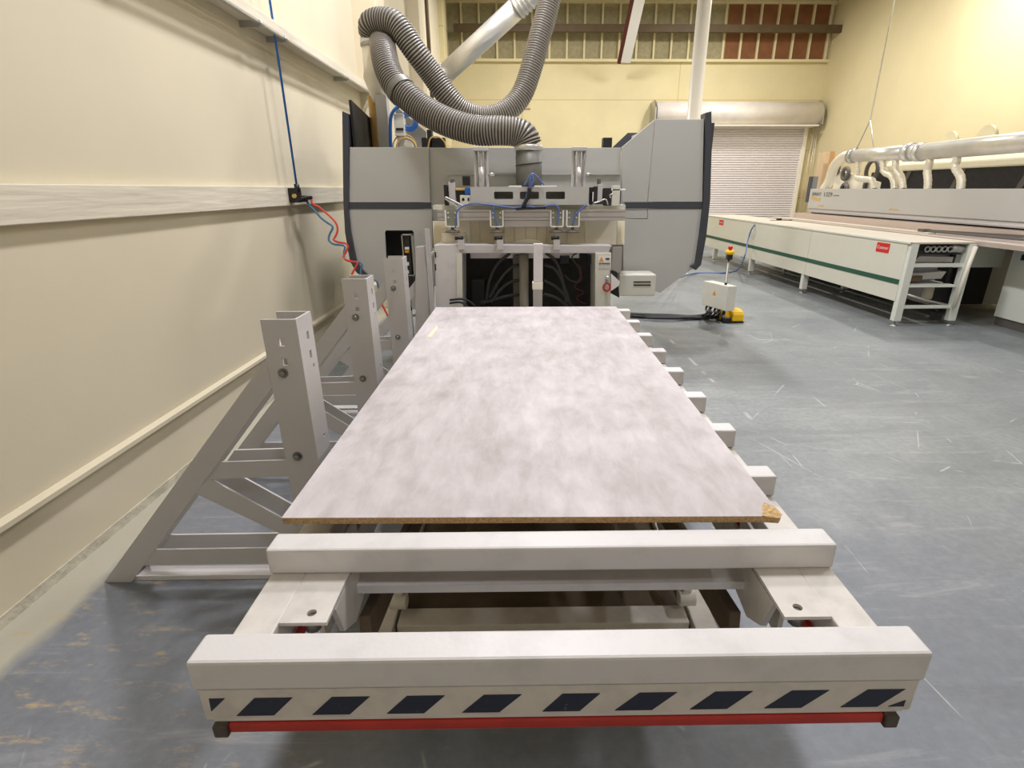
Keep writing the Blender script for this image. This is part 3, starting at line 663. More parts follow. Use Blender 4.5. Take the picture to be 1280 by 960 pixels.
m.prism(cpts, 4.215, 4.225, 'y'); part('deflector_shield', m, M['curtain_l'], t, label='pale semicircular shield')
q = ay(568, 298, 4.30)
m = MB(); m.lathe((q.x, 4.30, q.z-.055), [(.10, 0), (.105, .05), (.095, .10)], 24, 'z'); part('dust_shoe', m, M['curtain_l'], t)

# ---- vacuum loader in front
YL = 4.15
t2 = thing('vacuum_loader', 'grey pneumatic suction-cup loader with two upright cylinders mounted on the router front', 'machine', (0, YL, 1.2))
bl = lambda x0, x1, y0, y1, Y=YL, d=.1: bx(x0, x1, y0, y1, Y, d)
for (x0, x1, y0, y1, Y, d) in ((547, 782, 262, 265, YL, .05), (547, 782, 265, 271.5, YL+.008, .04), (547, 782, 271.5, 275, YL, .05)):
    pass
m = MB()
q0 = bl(547, 782, 262, 275.5); zA, zB_ = q0[5], q0[4]; hgt = zA-zB_
prof = [(YL, zB_), (YL, zB_+hgt*.25), (YL+.012, zB_+hgt*.25), (YL+.012, zB_+hgt*.32), (YL, zB_+hgt*.32), (YL, zB_+hgt*.72), (YL+.012, zB_+hgt*.72), (YL+.012, zB_+hgt*.79), (YL, zB_+hgt*.79), (YL, zA), (YL+.1, zA), (YL+.1, zB_)]
m.prism(prof, q0[0], q0[1], 'x'); part('cup_rail', m, M['alu'], t2)
m = MB(); m.box(*bl(629, 701, 275.6, 283.5, YL+.02, .08)); part('lower_rail', m, M['alu'], t2, bevel=.002)
m = MB(); m.box(*bl(541, 782, 256.5, 262, YL+.05, .2)); part('deck_plate', m, S, t2)
# slotted front box
def rrect(x0, x1, z0, z1, r, n=4):
    out = []
    for cx, cz, a0 in ((x1-r, z1-r, 0), (x0+r, z1-r, PI/2), (x0+r, z0+r, PI), (x1-r, z0+r, 1.5*PI)):
        for k in range(n+1): a = a0+PI/2*k/n; out.append((cx+r*math.cos(a), cz+r*math.sin(a)))
    return out
o = bl(589, 735, 233.5, 256); hs = []
for x0, x1 in ((618, 641.5), (650, 673.5), (682, 705.5)):
    h = bl(x0, x1, 239.5, 248.7); hs.append(rrect(h[0], h[1], h[4], h[5], .010))
m = MB(); plate_holes(m, [(o[0], o[4]), (o[1], o[4]), (o[1], o[5]), (o[0], o[5])], hs, YL-.05, YL-.042); part('slotted_plate', m, G, t2)
m = MB(); m.box(o[0], o[1], YL-.042, YL+.14, o[5]-.008, o[5]); m.box(o[0], o[1], YL-.042, YL+.14, o[4], o[4]+.008); m.box(o[0], o[0]+.008, YL-.042, YL+.14, o[4], o[5]); m.box(o[1]-.008, o[1], YL-.042, YL+.14, o[4], o[5]); m.box(o[0], o[1], YL+.13, YL+.14, o[4], o[5])
part('loader_box', m, G, t2)
# back plate with bright top lip
m = MB(); q = bl(560, 775, 218.5, 232, YL+.40, .02); m.box(*q); m.box(q[0], q[1], YL+.38, YL+.42, q[5], q[5]+.012); m.box(q[0]+.05, q[1]-.1, YL+.40, YL+.42, q[4]-.3, q[4]); part('back_plate', m, G, t2)
for x0, x1 in ((594, 609), (716, 731)):
    xc = ay((x0+x1)/2, 210, YL+.02).x; zt_ = ay(x0, 186, YL+.02).z; zm = ay(x0, 209, YL+.02).z; zb2 = ay(x0, 234, YL).z
    m = MB()
    for dx in (-.034, .034): m.cyl((xc+dx, YL+.03, zb2), (xc+dx, YL+.03, zt_), .010, 12)
    cy_ = part('lift_cylinder', m, M['chrome'], t2)
    m = MB(); m.cyl((xc, YL+.02, zb2), (xc, YL+.02, zm), .024, 16); m.cyl((xc, YL+.02, zm), (xc, YL+.02, zt_+.01), .012, 12); part('piston', m, M['alu'], cy_)
    m = MB(); m.box(xc-.052, xc+.052, YL-.01, YL+.07, zt_-.015, zt_+.012); part('cylinder_cap', m, M['stand'], cy_, bevel=.004)
    m = MB(); m.box(xc-.052, xc-.040, YL+.02, YL+.06, zb2, zt_-.015); m.box(xc+.040, xc+.052, YL+.02, YL+.06, zb2, zt_-.015); part('guide_bar', m, M['stand'], cy_)
    m = MB(); q = ay(x1+2, 218, YL+.02); m.cyl((xc+.05, YL+.02, q.z), (xc+.095, YL+.02, q.z), .012, 10); part('fitting', m, M['chrome'], cy_)
# suction cups on brackets
for xc_ in (565, 621, 696, 716):
    q = bl(xc_-7.5, xc_+7.5, 263, 282.5, YL-.03, .006); 
    m = MB(); m.box(*q); br = part('cup_bracket', m, mat('green_grey_plate', srgb(140, 144, 128), .4, .3) if 'gg' not in M else M['gg'], t2); M.setdefault('gg', bpy.data.materials['green_grey_plate'])
    m = MB(); m.box(q[0]-.006, q[0]+.004, YL-.05, YL+.0, q[4], q[5]); m.box(q[1]-.004, q[1]+.006, YL-.05, YL+.0, q[4], q[5]); m.box(q[0], q[1], YL-.05, YL-.0, q[4]-.008, q[4]); part('bracket_flange', m, M['white'], br)
    m = MB()
    for dx in (.2, .8):
        for dz in (.55, .85): m.lathe((q[0]+(q[1]-q[0])*dx, YL-.036, q[4]+(q[5]-q[4])*dz), [(.006, 0), (.006, .006)], 6, 'y')
    part('bolt', m, M['white'], br)
    xm = (q[0]+q[1])/2; zc_ = ay(xc_, 289, YL-.03).z
    m = MB(); m.lathe((xm, YL-.03, zc_), [(.058, -.008), (.054, 0), (.02, .010), (.012, .014), (.012, .04)], 24); part('suction_cup', m, mat('taupe_rubber', srgb(96, 88, 82), .6) if 'tr' not in M else M['tr'], br); M.setdefault('tr', bpy.data.materials['taupe_rubber'])
# valve clusters left and right of the box
for x0, x1, y0, y1, mt in ((561, 569, 228, 257, 'stand'), (562.5, 567, 223, 229, 'duct_dark'), (578, 587, 220, 232, 'black'), (581, 588, 235, 243, 'blue'), (575, 589, 244, 256, 'cream_steel'), (577, 581, 247, 252, 'black'), (584, 587, 247, 252, 'black'), (569, 581, 235, 238, 'tape'),
                           (555, 560, 231, 257, 'black'), (737, 741, 234, 256, 'black'), (738, 742, 240, 252, 'white'), (747, 753, 230, 252, 'stand'), (747.5, 751, 223, 230, 'duct_dark'), (765, 775, 232, 257, 'cream_steel'), (755, 764, 235, 257, 'void'), (742, 747, 233, 254, 'void'), (764, 782, 236, 238.5, 'white')):
    m = MB(); m.box(*bl(x0, x1, y0, y1, YL+.02, .06)); part('valve_block', m, M[mt], t2, bevel=.003)
m = MB(); m.box(*bl(556, 589, 236, 257, YL+.16, .02)); m.box(*bl(737, 776, 236, 257, YL+.16, .02)); part('cluster_backing', m, M['void'], t2)
for h, mt, r in (([(556, 246), (562, 249), (570, 253), (580, 258)], 'alu', .007), ([(556, 248), (563, 253), (572, 259)], 'alu', .006), ([(557, 247), (556, 238), (560, 232)], 'black', .006), ([(741, 254), (749, 252), (757, 249), (760, 256)], 'alu', .005), ([(764, 248), (762, 244), (767, 242)], 'alu', .005)):
    m = MB(); m.tube(spline([ay(x, y, YL-.02) for x, y in h], .015), r, 8); part('cluster_tube', m, M[mt], t2)
for h, r in (([(569, 285), (571, 266), (578, 258), (592, 254.5), (612, 256), (640, 259.5), (652, 258), (657, 248), (661, 236), (664, 222)], .0055), ([(617, 257), (618, 268), (621, 282)], .005), ([(657, 258), (675, 259), (690, 256), (697, 258), (699, 266), (696, 280)], .0055), ([(716, 281), (720, 268), (733, 256)], .006),
             ([(655, 232), (666, 217), (680, 231)], .005), ([(664, 217), (666, 225), (662, 238)], .008)):
    m = MB(); m.tube(spline([ay(x, y, YL-.065) for x, y in h], .015), r, 8); part('air_tube', m, M['blue3'], t2, label='thin blue air tube')
m = MB(); m.tube(spline([ay(x, y, YL-.075) for x, y in ((662, 234), (661, 244), (657, 252), (654, 258))], .015), .014, 8); m.tube(spline([ay(x, y, YL-.06) for x, y in ((645, 261), (660, 260), (682, 259))], .015), .012, 8); part('cable_bundle', m, M['rubber'], t2)
m = MB(); m.box(*bl(636, 652, 232, 234.5, YL-.02, .1)); m.box(*bl(668, 696, 232, 234.5, YL-.02, .1)); part('cover_lid', m, M['white'], t2)

# clear vertical guard sheet at the left of the curtain
m = MB(); m.box(*bx(535.5, 541, 286, 420, 4.0, .012)); m.box(*bx(535.2, 536.6, 286, 420, 3.99, .02))
solo('guard_strip', m, M['stand'], 'narrow upright grey guard strip at the left edge of the router opening', 'guard')
# cable chain unit standing left of the stand
tq = thing('valve_unit', 'tall open valve unit with wiring beside the third guide stand', 'electrical box', (ay(508, 360, 4.42).x, 4.42, 0))
m = MB(); q = bx(503.5, 517, 293, 345, 4.40, .07); m.box(q[0], q[0]+.008, q[2], q[3], q[4], q[5]); m.box(q[1]-.008, q[1], q[2], q[3], q[4], q[5]); m.box(q[0], q[1], q[3]-.008, q[3], q[4], q[5]); m.box(q[0], q[1], q[2], q[3], q[5]-.008, q[5]); m.box(q[0], q[1], q[2], q[3], q[4], q[4]+.008); part('housing', m, M['chrome'], tq)
m = MB(); m.box(q[0]+.012, q[0]+.06, q[2]+.01, q[3]-.01, q[4]+.01, q[5]-.01); part('cable_mass', m, M['void'], tq)
for y0, mt in ((309, 'white'), (312, 'orange'), (328, 'white'), (338, 'white')):
    m = MB(); m.box(*bx(506, 511, y0, y0+4, 4.395, .02)); part('terminal', m, M[mt], tq)
m = MB(); m.box(*bx(507, 517, 346, 362, 4.40, .06)); part('connector', m, M['black'], tq, bevel=.003)
m = MB(); m.box(*bx(512, 516, 355, 460, 4.45, .03)); part('support_leg', m, M['stand'], tq)
m = MB(); m.tube(spline([ay(x, y, 4.38) for x, y in ((503, 352), (507, 368), (514, 388))], .02), .012, 8); part('cable', m, M['rubber'], tq)

# ---- corrugated hoses
def hose(name, pts, rad, label, pitch=.0205):
    P = spline(pts, pitch/4); rr = []; mi = []
    for i in range(len(P)):
        k = i % 4; rr.append(rad*(1, .985, .94, .94)[k] if k != 0 else rad*1.0); mi.append(1 if k in (3, 0) else 0)
    m = MB(); m.tube(P, rad, 26, rads=rr, mats=mi)
    return solo(name, m, [M['hose_d'], M['hose_l']], label, 'hose')
h1 = [(463, 42, 5.08), (464, 30, 5.02), (478, 26, 4.98), (496, 32, 4.95), (519, 64, 4.95), (540, 93, 5.0), (560, 121, 5.02), (580, 140, 5.05), (605, 147, 5.1), (632, 139, 5.15), (652, 118, 5.2), (665, 82, 5.25), (675, 45, 5.3), (685, 8, 5.35), (694, -40, 5.4)]
hose('corrugated_hose', [ay(*p) for p in h1], .096, 'upper grey corrugated extraction hose looping from the wall side up to the ceiling')
h2 = [(478, 54, 5.02), (480, 68, 4.86), (485, 88, 4.74), (495, 107, 4.66), (511, 122, 4.60), (531, 138, 4.55), (560, 153, 4.48), (595, 163, 4.43), (622, 163.5, 4.40), (644, 165, 4.40), (656, 171, 4.40), (661, 183, 4.40)]
h2 = hose('corrugated_hose', [ay(*p) for p in h2], .105, 'lower thick grey corrugated hose running into the upright dark duct above the loader')
q = ay(661, 183, 4.40)
t = thing('extraction_duct', 'dark grey upright dust duct between the two loader cylinders', 'duct', (q.x, 4.40, 1.42))
m = MB(); m.lathe((q.x, 4.40, 0), [(.100, 1.42), (.100, q.z)], 30); part('duct_body', m, M['duct_dark'], t)
m = MB(); m.lathe((q.x, 4.40, 0), [(.104, q.z-.03), (.109, q.z-.02), (.109, q.z), (.104, q.z+.01)], 30); part('clamp_ring', m, M['galv'], t)
m = MB(); m.tube([(q.x+.102*math.cos(a), 4.40+.102*math.sin(a), q.z-.14+.06*(a+PI)/(2*PI)) for a in [-PI+2*PI*k/30 for k in range(31)]], .003, 6); part('spiral_seam', m, M['black'], t)
# wrap tape on the lower hose
p1 = ay(501, 113, 4.635)
m = MB(); d = (ay(511, 122, 4.60)-ay(490, 98, 4.70)).normalized(); m.tube([p1-d*.03, p1, p1+d*.03], .113, 24, caps=False); solo('hose_clamp', m, M['duct_dark'], 'dark taped joint around the lower corrugated hose', 'clamp')

# ---- galvanised diagonal duct
a = ay(557, 92, 7.6); b = ay(645, 11, 7.2); d = (b-a).normalized()
t = thing('spiral_duct', 'shiny galvanised round duct sloping up to the ceiling behind the hoses', 'duct', a)
m = MB(); m.tube([a, b], .115, 28); part('duct_body', m, M['galvb'], t)
m = MB()
for k in range(4): c = b+d*(.02+k*.05); m.tube([c, c+d*.02], .128, 28)
m.tube(spline([b, b+d*.25, b+d*.40+Vector((.08, 0, .03)), b+d*.5+Vector((.35, 0, .0)), b+d*.6+Vector((.7, 0, .1)), Vector((b.x+1.1, 7.2, CZ-.27))], .06), .11, 24); part('elbow', m, M['galvb'], t)
m = MB(); m.tube([a, a+d*.03], .12, 28); part('end_collar', m, M['galv'], t)

# ---- air line down the wall, its fitting, coil hoses
A0 = ax(372, 240, -1.80); top_ = ax(344.5, -4, -1.80)
m = MB(); m.cyl(A0+Vector((0, 0, .02)), Vector((A0.x, A0.y, CZ)), .0085, 10)
solo('air_drop_line', m, M['blue'], 'straight bright blue air line hanging down the left wall', 'hose')
t = thing('air_fitting', 'black and brass air manifold on the left wall below the straight blue line', 'fitting', A0)
m = MB(); m.box(A0.x-.12, A0.x+.01, A0.y-.02, A0.y+.05, A0.z-.08, A0.z+.03); part('mount_block', m, M['black'], t, bevel=.004)
m = MB(); m.cyl(A0, A0+Vector((0, 0, .06)), .02, 12); part('top_connector', m, M['black'], t)
m = MB(); m.lathe(A0+Vector((-.02, -.035, -.03)), [(.018, 0), (.018, .03)], 6, 'y'); part('brass_nut', m, M['tape'], t)
e1 = ay(383, 250, 4.62); e2 = ay(389, 247, 4.62)
for e in (e1, e2):
    s_ = A0+Vector((.02, -.02, -.05)); m = MB(); m.cyl(s_, e, .015, 10); dd = (e-s_).normalized(); m.cyl(s_+dd*.03, s_+dd*.07, .021, 10); part('coupler', m, M['black'], t)
bl_ = [(387, 257), (394, 264), (402, 273), (410, 279), (416, 284), (412, 293), (411, 300), (416, 305), (424, 306), (431, 308), (430, 315), (431, 324), (440, 327), (452, 329), (451, 338), (452, 348), (462, 350), (471, 352), (473, 366), (470, 380)]
rd_ = [(391, 255), (399, 259), (406, 265), (413, 271), (420, 279), (422, 288), (419, 296), (417, 300), (424, 303), (431, 304), (435, 308), (432, 316), (429, 321), (433, 325), (441, 327), (447, 328), (444, 335), (440, 343), (440, 352), (460, 366), (475, 377), (492, 410)]
for pts, mt, lab in ((bl_, 'blue2', 'muted blue coiled air hose sagging from the wall manifold toward the stands'), (rd_, 'red', 'red coiled air hose sagging from the wall manifold toward the stands')):
    m = MB(); s0 = e1 if mt == 'blue2' else e2
    m.tube(spline([s0]+[ay(x, y, 4.6-.2*i/len(pts)) for i, (x, y) in enumerate(pts)], .02), .0085, 8); solo('air_hose', m, M[mt], lab, 'hose')

# ================================================================== CONTROL BOX ON THE FLOOR
zt_ = .44
c1 = ay(910, 358, 6.05); zt_ = c1.z; c0 = az(880, 351, zt_); c2 = az(921.5, 357.5, zt_)
zb2 = ay(910, 389, 6.05).z
t = thing('control_box', 'light grey electrical box with warning triangle standing on the grey floor', 'electrical box', (c1.x, c1.y, 0))
c3 = c0+(c2-c1)
m = MB(); m.hull8([(c.x, c.y, zb2) for c in (c0, c1, c2, c3)], [(c.x, c.y, zt_) for c in (c0, c1, c2, c3)]); bxo = part('enclosure', m, M['cream_steel'], t, bevel=.005)
n_ = Vector(((c1-c0).y, -(c1-c0).x, 0)).normalized(); u_ = (c1-c0).normalized(); ctr = c0.lerp(c1, .5)+Vector((0, 0, -.11))+n_*.003
m = MB(); m.hull8([ctr+u_*-.028+Vector((0, 0, -.025)), ctr+u_*.028+Vector((0, 0, -.025)), ctr+Vector((0, 0, .025))], [ctr+n_*-.004+u_*-.028+Vector((0, 0, -.025)), ctr+n_*-.004+u_*.028+Vector((0, 0, -.025)), ctr+n_*-.004+Vector((0, 0, .025))]); part('warning_triangle', m, M['orange'], bxo)
m = MB(); cm = (c0+c1+c2+c3)/4
for f in (.2, .8):
    q = c1.lerp(c2, .5)*(f)+c0.lerp(c3, .5)*(1-f); m.cyl((q.x, q.y, 0), (q.x, q.y, zb2), .018, 10); m.box(q.x-.05, q.x+.05, q.y-.04, q.y+.04, 0, .012)
part('foot', m, M['chrome'], t)
m = MB(); q = c1.lerp(c2, .45)*.75+c0.lerp(c3, .4)*.25; m.lathe((q.x, q.y, zt_), [(.015, 0), (.015, .025)], 12); part('knob', m, M['black'], t)
# e-stop post
g = ay(906, 352, 6.28)
t = thing('emergency_stop_post', 'slim grey post with yellow and red stop button behind the control box', 'emergency stop', (g.x+.02, 6.28, 0))
tp = ay(911.5, 322, 6.28)
m = MB(); m.lathe((tp.x, 6.28, 0), [(.07, 0), (.07, .01), (.016, .015), (.016, tp.z)], 16); part('pole', m, M['bolt'], t)
m = MB(); m.box(tp.x-.028, tp.x+.028, 6.25, 6.31, tp.z-.02, tp.z+.04); part('bracket', m, M['black'], t)
m = MB(); m.lathe((tp.x, 6.28, tp.z+.035), [(.04, 0), (.052, .012), (.052, .04), (.04, .05)], 20); part('yellow_body', m, M['yellow'], t)
m = MB(); m.lathe((tp.x, 6.28, tp.z+.085), [(.018, 0), (.018, .015), (.026, .018), (.026, .04), (.02, .045)], 18); part('red_button', m, M['redbtn'], t)
# foot pedal
g = az(918, 404, 0)
t = thing('foot_pedal', 'bright yellow foot pedal on the floor in front of the control box', 'foot pedal', (g.x, g.y, 0))
m = MB(); a_, b_ = az(905, 406, 0), az(929, 404, 0); yy = g.y
pf = [(yy, .02), (yy, .10), (yy+.03, .13), (yy+.11, .15), (yy+.20, .145), (yy+.24, .11), (yy+.24, .02)]
m.prism(pf, az(916, 405, 0).x, b_.x, 'x'); part('guard_housing', m, M['yellow'], t, bevel=.012)
m = MB(); pf2 = [(yy+.05, .02), (yy+.05, .06), (yy+.14, .13), (yy+.2, .17), (yy+.24, .14), (yy+.24, .02)]; m.prism(pf2, az(904, 405, 0).x, az(917, 405, 0).x, 'x'); part('guard_housing', m, M['yellow'], t, bevel=.01)
m = MB(); m.box(az(904, 405, 0).x, az(915, 405, 0).x, yy-.01, yy+.06, 0, .06); part('treadle', m, M['black'], t, bevel=.003)
m = MB(); m.box(az(904, 405, 0).x, b_.x+.005, yy+.0, yy+.245, 0, .018); part('base', m, M['black'], t)
# cables to the box
for k in range(5):
    yk = 392+k*1.1; dz = .03+.012*(k % 2)
    pts = [az(770, yk-2, .03), az(800, yk+.5, dz), az(835, yk+1.5, .02+.01*k/2), az(862, yk+3-k*.5, .03), az(880-3+k*5, yk+2-k*.3, .035), ay(884+k*5.4, 391, 6.02+.02*k)]
    f = .1+.18*k; e = c0.lerp(c1, f)+(c3-c0)*.5; pts += [Vector((e.x-.02, e.y, zb2-.05)), Vector((e.x, e.y, zb2-.001))]
    m = MB(); m.tube(spline(pts, .02), .014, 10)
    solo('power_cable', m, M['rubber'], ['outermost', 'second', 'middle', 'fourth', 'innermost'][k]+' thick black cable, counted from the left where they enter the control box bottom', 'cable', group='black cables to the control box')
# thin air line from router to conveyor with blow gun
pts = [az(835, 353, .3), az(850, 347, .10), az(870, 341.5, .012), az(905, 341, .012)]
pts += [az(922, 337, .05), ax(931, 320, 3.7), ax(935, 300, 4.12), ax(941, 284, 4.14), ax(950, 277, 4.4), ax(962, 276.5, 4.6)]
m = MB(); m.tube(spline(pts, .03), .012, 8); solo('air_hose', m, M['blue3'], 'thin slate blue hose trailing from the router over the conveyor edge', 'hose')
p = pts[-1]; m = MB(); m.cyl(p, p+Vector((.40, -.05, .01)), .022, 10); m.box(p.x+.12, p.x+.2, p.y-.05, p.y, p.z-.01, p.z+.05)
solo('blow_gun', m, M['black'], 'black blow gun lying on the conveyor bed at the end of the thin hose', 'air gun')

# ================================================================== RETURN CONVEYOR (local frame: x to the right, y away)
OX, OY, RZ = 4.27, 5.92, math.radians(1.13)
RT = Matrix.Translation((OX, OY, 0)) @ Matrix.Rotation(RZ, 4, 'Z'); RTI = RT.inverted()
def lx_(px_, py_, xl):   # pixel -> local point on plane local x = xl
    o = RTI @ EYE; d = RTI.to_3x3() @ ray(px_, py_); return o + d*((xl-o.x)/d.x)
def ly_(px_, py_, yl):
    o = RTI @ EYE; d = RTI.to_3x3() @ ray(px_, py_); return o + d*((yl-o.y)/d.y)
t = thing('return_conveyor', 'long white return conveyor with green stripe on the right side of the floor', 'conveyor', (OX, OY, 0), RZ)
CW = .74; CL = 6.8
zc0 = .285
js = [0, lx_(1013, 300, 0).y, lx_(945, 280, 0).y, CL]
for i in range(3):
    m = MB(); m.box(0, .012, js[i]+(.004 if i else .05), js[i+1]-.004, zc0, .925); fp = part('front_panel', m, M['cream_steel'], t, local=True, bevel=.002)
    m = MB(); m.box(-.006, 0, js[i]+(.004 if i else .05), js[i+1]-.004, .475, .530); part('green_stripe', m, M['green'], fp, local=True)
m = MB(); m.box(-.012, CW+.01, 0, CL, .925, .945); part('bed', m, M['belt'], t, local=True, bevel=.003)
m = MB(); m.box(-.014, .012, 0, CL, .928, .948); part('edge_strip', m, M['cabwhite'], t, local=True)
for xx in (.01, CW-.08):
    for k, yy in enumerate((.0, js[1]+.03, js[2]+.03, js[2]+1.9)):
        m = MB(); m.box(xx, xx+.085, yy, yy+.07, .06, .925); lg = part('leg', m, M['cabwhite'], t, local=True, bevel=.003)
        m = MB(); m.lathe((xx+.04, yy+.035, 0), [(.045, 0), (.045, .008), (.01, .012), (.01, .07)], 14); part('levelling_foot', m, M['chrome'], lg, local=True)
zz = lambda y: ly_(1160, y, .0).z
for y, h in ((332, .04), (384, .035)):
    z = zz(y); m = MB(); m.box(.095, CW-.08, .01, .05, z-h/2, z+h/2); part('end_rail', m, M['cabwhite'], t, local=True, bevel=.002)
z = zz(358); m = MB(); m.box(.09, CW-.1, .01, .35, z-.012, z+.012); part('end_shelf', m, M['cabwhite'], t, local=True)
z = zz(345); m = MB(); m.prism([(.16, z), (CW-.16, z+.03), (CW-.2, z-.05), (.14, z-.06)], .12, .3, 'y'); part('drive_cover', m, M['alu'], t, local=True)
z = zz(325); m = MB(); m.prism([(.20, z+.03), (CW-.14, z+.02), (CW-.14, z-.04), (.16, z-.03)], .1, .3, 'y'); part('drive_cover', m, M['alu'], t, local=True)
z = zz(350); m = MB(); m.box(.14, .30, .1, .2, z-.03, z+.03); part('drive_gap', m, M['brownvoid'], t, local=True)
z = zz(312)
m = MB(); m.box(.095, CW-.1, .05, .12, z-.06, z+.045); part('roller_backing', m, M['void'], t, local=True)
m = MB()
for k in range(5): m.torus((.22+k*.065, .03, z), .028, .008, 'y', 16, 6)
part('roller_chain', m, M['chrome'], t, local=True)
m = MB(); m.cyl((.5, .06, z+.01), (CW-.09, .06, z-.005), .045, 16); part('end_roller', m, M['chrome'], t, local=True)
z = zz(370); m = MB(); m.lathe((.49, .2, z-.07), [(.05, 0), (.055, .02), (.055, .14), (.03, .16)], 16); part('grease_bottle', m, M['belt'], t, local=True)
m = MB(); m.tube([(.10, .02, zz(368)), (.35, .03, zz(376)), (.62, .03, zz(382))], .012, 8); part('tie_rod', m, M['alu'], t, local=True)
m = MB(); m.box(.60, .64, .12, .16, .12, .8); m.box(.55, .64, .08, .16, .05, .14); part('cable_duct', m, M['black'], t, local=True)
m = MB(); m.tube([(.72, -.02, .9), (.68, -.03, .62), (.66, -.02, .22)], .022, 12); part('air_pipe', m, M['curtain_l'], t, local=True)
# stickers
def sticker(px0, px1, pyt, pyb, body, lab):
    a = lx_(px0, pyt, -.008); b = lx_(px1, pyt, -.008); zt = a.z; zb = lx_(px0, pyb, -.008).z
    y0, y1 = min(a.y, b.y), max(a.y, b.y)
    m = MB(); m.box(-.004, 0, y0, y1, zb, zt); st = part('brand_sticker', m, M['redsign'], t, local=True, label=lab)
    w = y1-y0; h = zt-zb
    tm = text_mb(body, h*.48, (-.0055, y1-w*.07, zb+h*.36), (0, -1, 0), (0, 0, 1), .0005)
    vs = [v.co.y for v in tm.bm.verts]; s = (w*.86)/(max(vs)-min(vs))
    for v in tm.bm.verts: v.co.y = (y1-w*.07)+(v.co.y-(y1-w*.07))*s
    part('sticker_text', tm, M['white'], st, local=True)
sticker(1096.5, 1113, 302.5, 314.5, 'Cosmer', 'red sticker with white lettering')
sticker(899, 904.5, 274.5, 281, 'Cosmer', 'small far red sticker')

# ================================================================== EDGE BANDER
t = thing('edge_banding_machine', 'long grey edge banding machine under silver ducts along the right wall', 'machine', (OX, OY, 0), RZ)
xf = 1.42
pl = lx_(1013, 236, xf); yl0 = pl.y; yl1 = -2.6
ztop = pl.z; zbt = lx_(1280, 277.8, xf).z; zlip = lx_(1280, 286, xf).z
m = MB(); m.box(xf, xf+.45, yl1, yl0, zbt, ztop); pb = part('pressure_beam', m, G, t, local=True, bevel=.006)
m = MB(); m.prism([(xf+.03, zbt), (xf+.01, zlip+.02), (xf+.02, zlip), (xf+.4, zlip), (xf+.4, zbt)], yl1, yl0-.02, 'y'); part('beam_lip', m, M['stand'], t, local=True)
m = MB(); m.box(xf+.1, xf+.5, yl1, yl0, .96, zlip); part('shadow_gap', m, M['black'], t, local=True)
m = MB(); m.box(CW+.05, xf+.9, yl1+1, yl0+.25, .90, .955); part('infeed_table', m, M['pinkmetal'], t, local=True, bevel=.003)
m = MB(); m.box(CW+.12, CW+.22, .9, yl0+.2, .955, .975); part('infeed_rail', m, M['belt'], t, local=True)
m = MB(); m.box(xf-.14, xf+.1, yl1, yl0+.2, .955, zlip-.022); part('track_rail', m, M['pinkmetal'], t, local=True)
m = MB(); m.box(CW+.12, xf+.9, .6, yl0+.1, .12, .90); part('base_body', m, M['stand'], t, local=True)
m = MB(); m.box(CW+.1, xf-.0, .35, .42, .62, .90); part('end_cover', m, M['cabwhite'], t, local=True)
m = MB(); m.box(CW+.1, xf-.02, .43, .58, .16, .62); part('end_recess', m, M['black'], t, local=True)
m = MB(); m.prism([(CW+.20, .62), (CW+.34, .62), (CW+.30, .18), (CW+.23, .18)], .36, .44, 'y'); part('support_leg', m, M['black'], t, local=True)
# folded side guide
a = lx_(1160, 288, 1.0)
m = MB(); yb_ = a.y; m.bar((.95, yb_, .99), (1.35, yb_-1.2, 1.0), .05, .03); m.bar((.95, yb_, .985), (1.05, yb_-1.5, .99), .04, .025); m.box(.90, 1.0, yb_-.05, yb_+.05, .955, 1.01); part('infeed_fence', m, M['plinth'], t, local=True)
# cabinet at the near end
cy0, cy1 = -1.6, lx_(1242, 405, 1.23).y
c = ly_(1265, 301, 0)
xcab = 1.24
m = MB(); m.box(xcab, xcab+.8, cy0, .06, .10, .95); cb = part('cabinet', m, M['cabwhite'], t, local=True, bevel=.004)
m = MB(); m.box(xcab+.02, xcab+.78, cy0, .05, 0, .10); part('plinth', m, M['plinth'], t, local=True)
q = lx_(1280, 322, xcab-.01); m = MB(); m.box(xcab-.025, xcab, q.y-.06, q.y+.02, q.z-.03, q.z+.03); part('cabinet_handle', m, M['black'], cb, local=True)
# hood behind the beam
m = MB(); yh = lx_(1092, 205, xf+.75).y
zh = lx_(1280, 207, xf+.75).z; m.box(xf+.75, xf+.8, yl1, yh, ztop-.2, zh); part('dark_window', m, M['void'], t, local=True)
for k in range(6):
    m = MB(); yy = yh-.9-k*1.1; m.prism([(yy, 1.45), (yy+.09, 1.45), (yy-.05, zh), (yy-.14, zh)], xf+.735, xf+.75, 'x'); part('window_bar', m, M['plinth'], t, local=True)
m = MB(); m.prism([(xf+.72, zh), (xf+.72, zh+.10), (xf+.82, zh+.2), (xf+1.2, zh+.26), (xf+1.2, zh)], yl1, yh-.35, 'y'); part('hood', m, M['hood'], t, local=True, bevel=.02)
m = MB(); m.box(xf+.45, xf+1.1, yl1, yl0-.6, .96, 1.40); part('rear_body', m, M['stand'], t, local=True)
for px_, py_, r in ((1185, 177, .15), (1231, 172, .17)):
    q = lx_(px_, py_, xf+1.15); m = MB(); m.lathe((xf+1.15, q.y, q.z), [(r, 0), (r, .05)], 28, 'x'); part('round_cap', m, M['hood'], t, local=True)
q = lx_(1275, 162, xf+.9); 
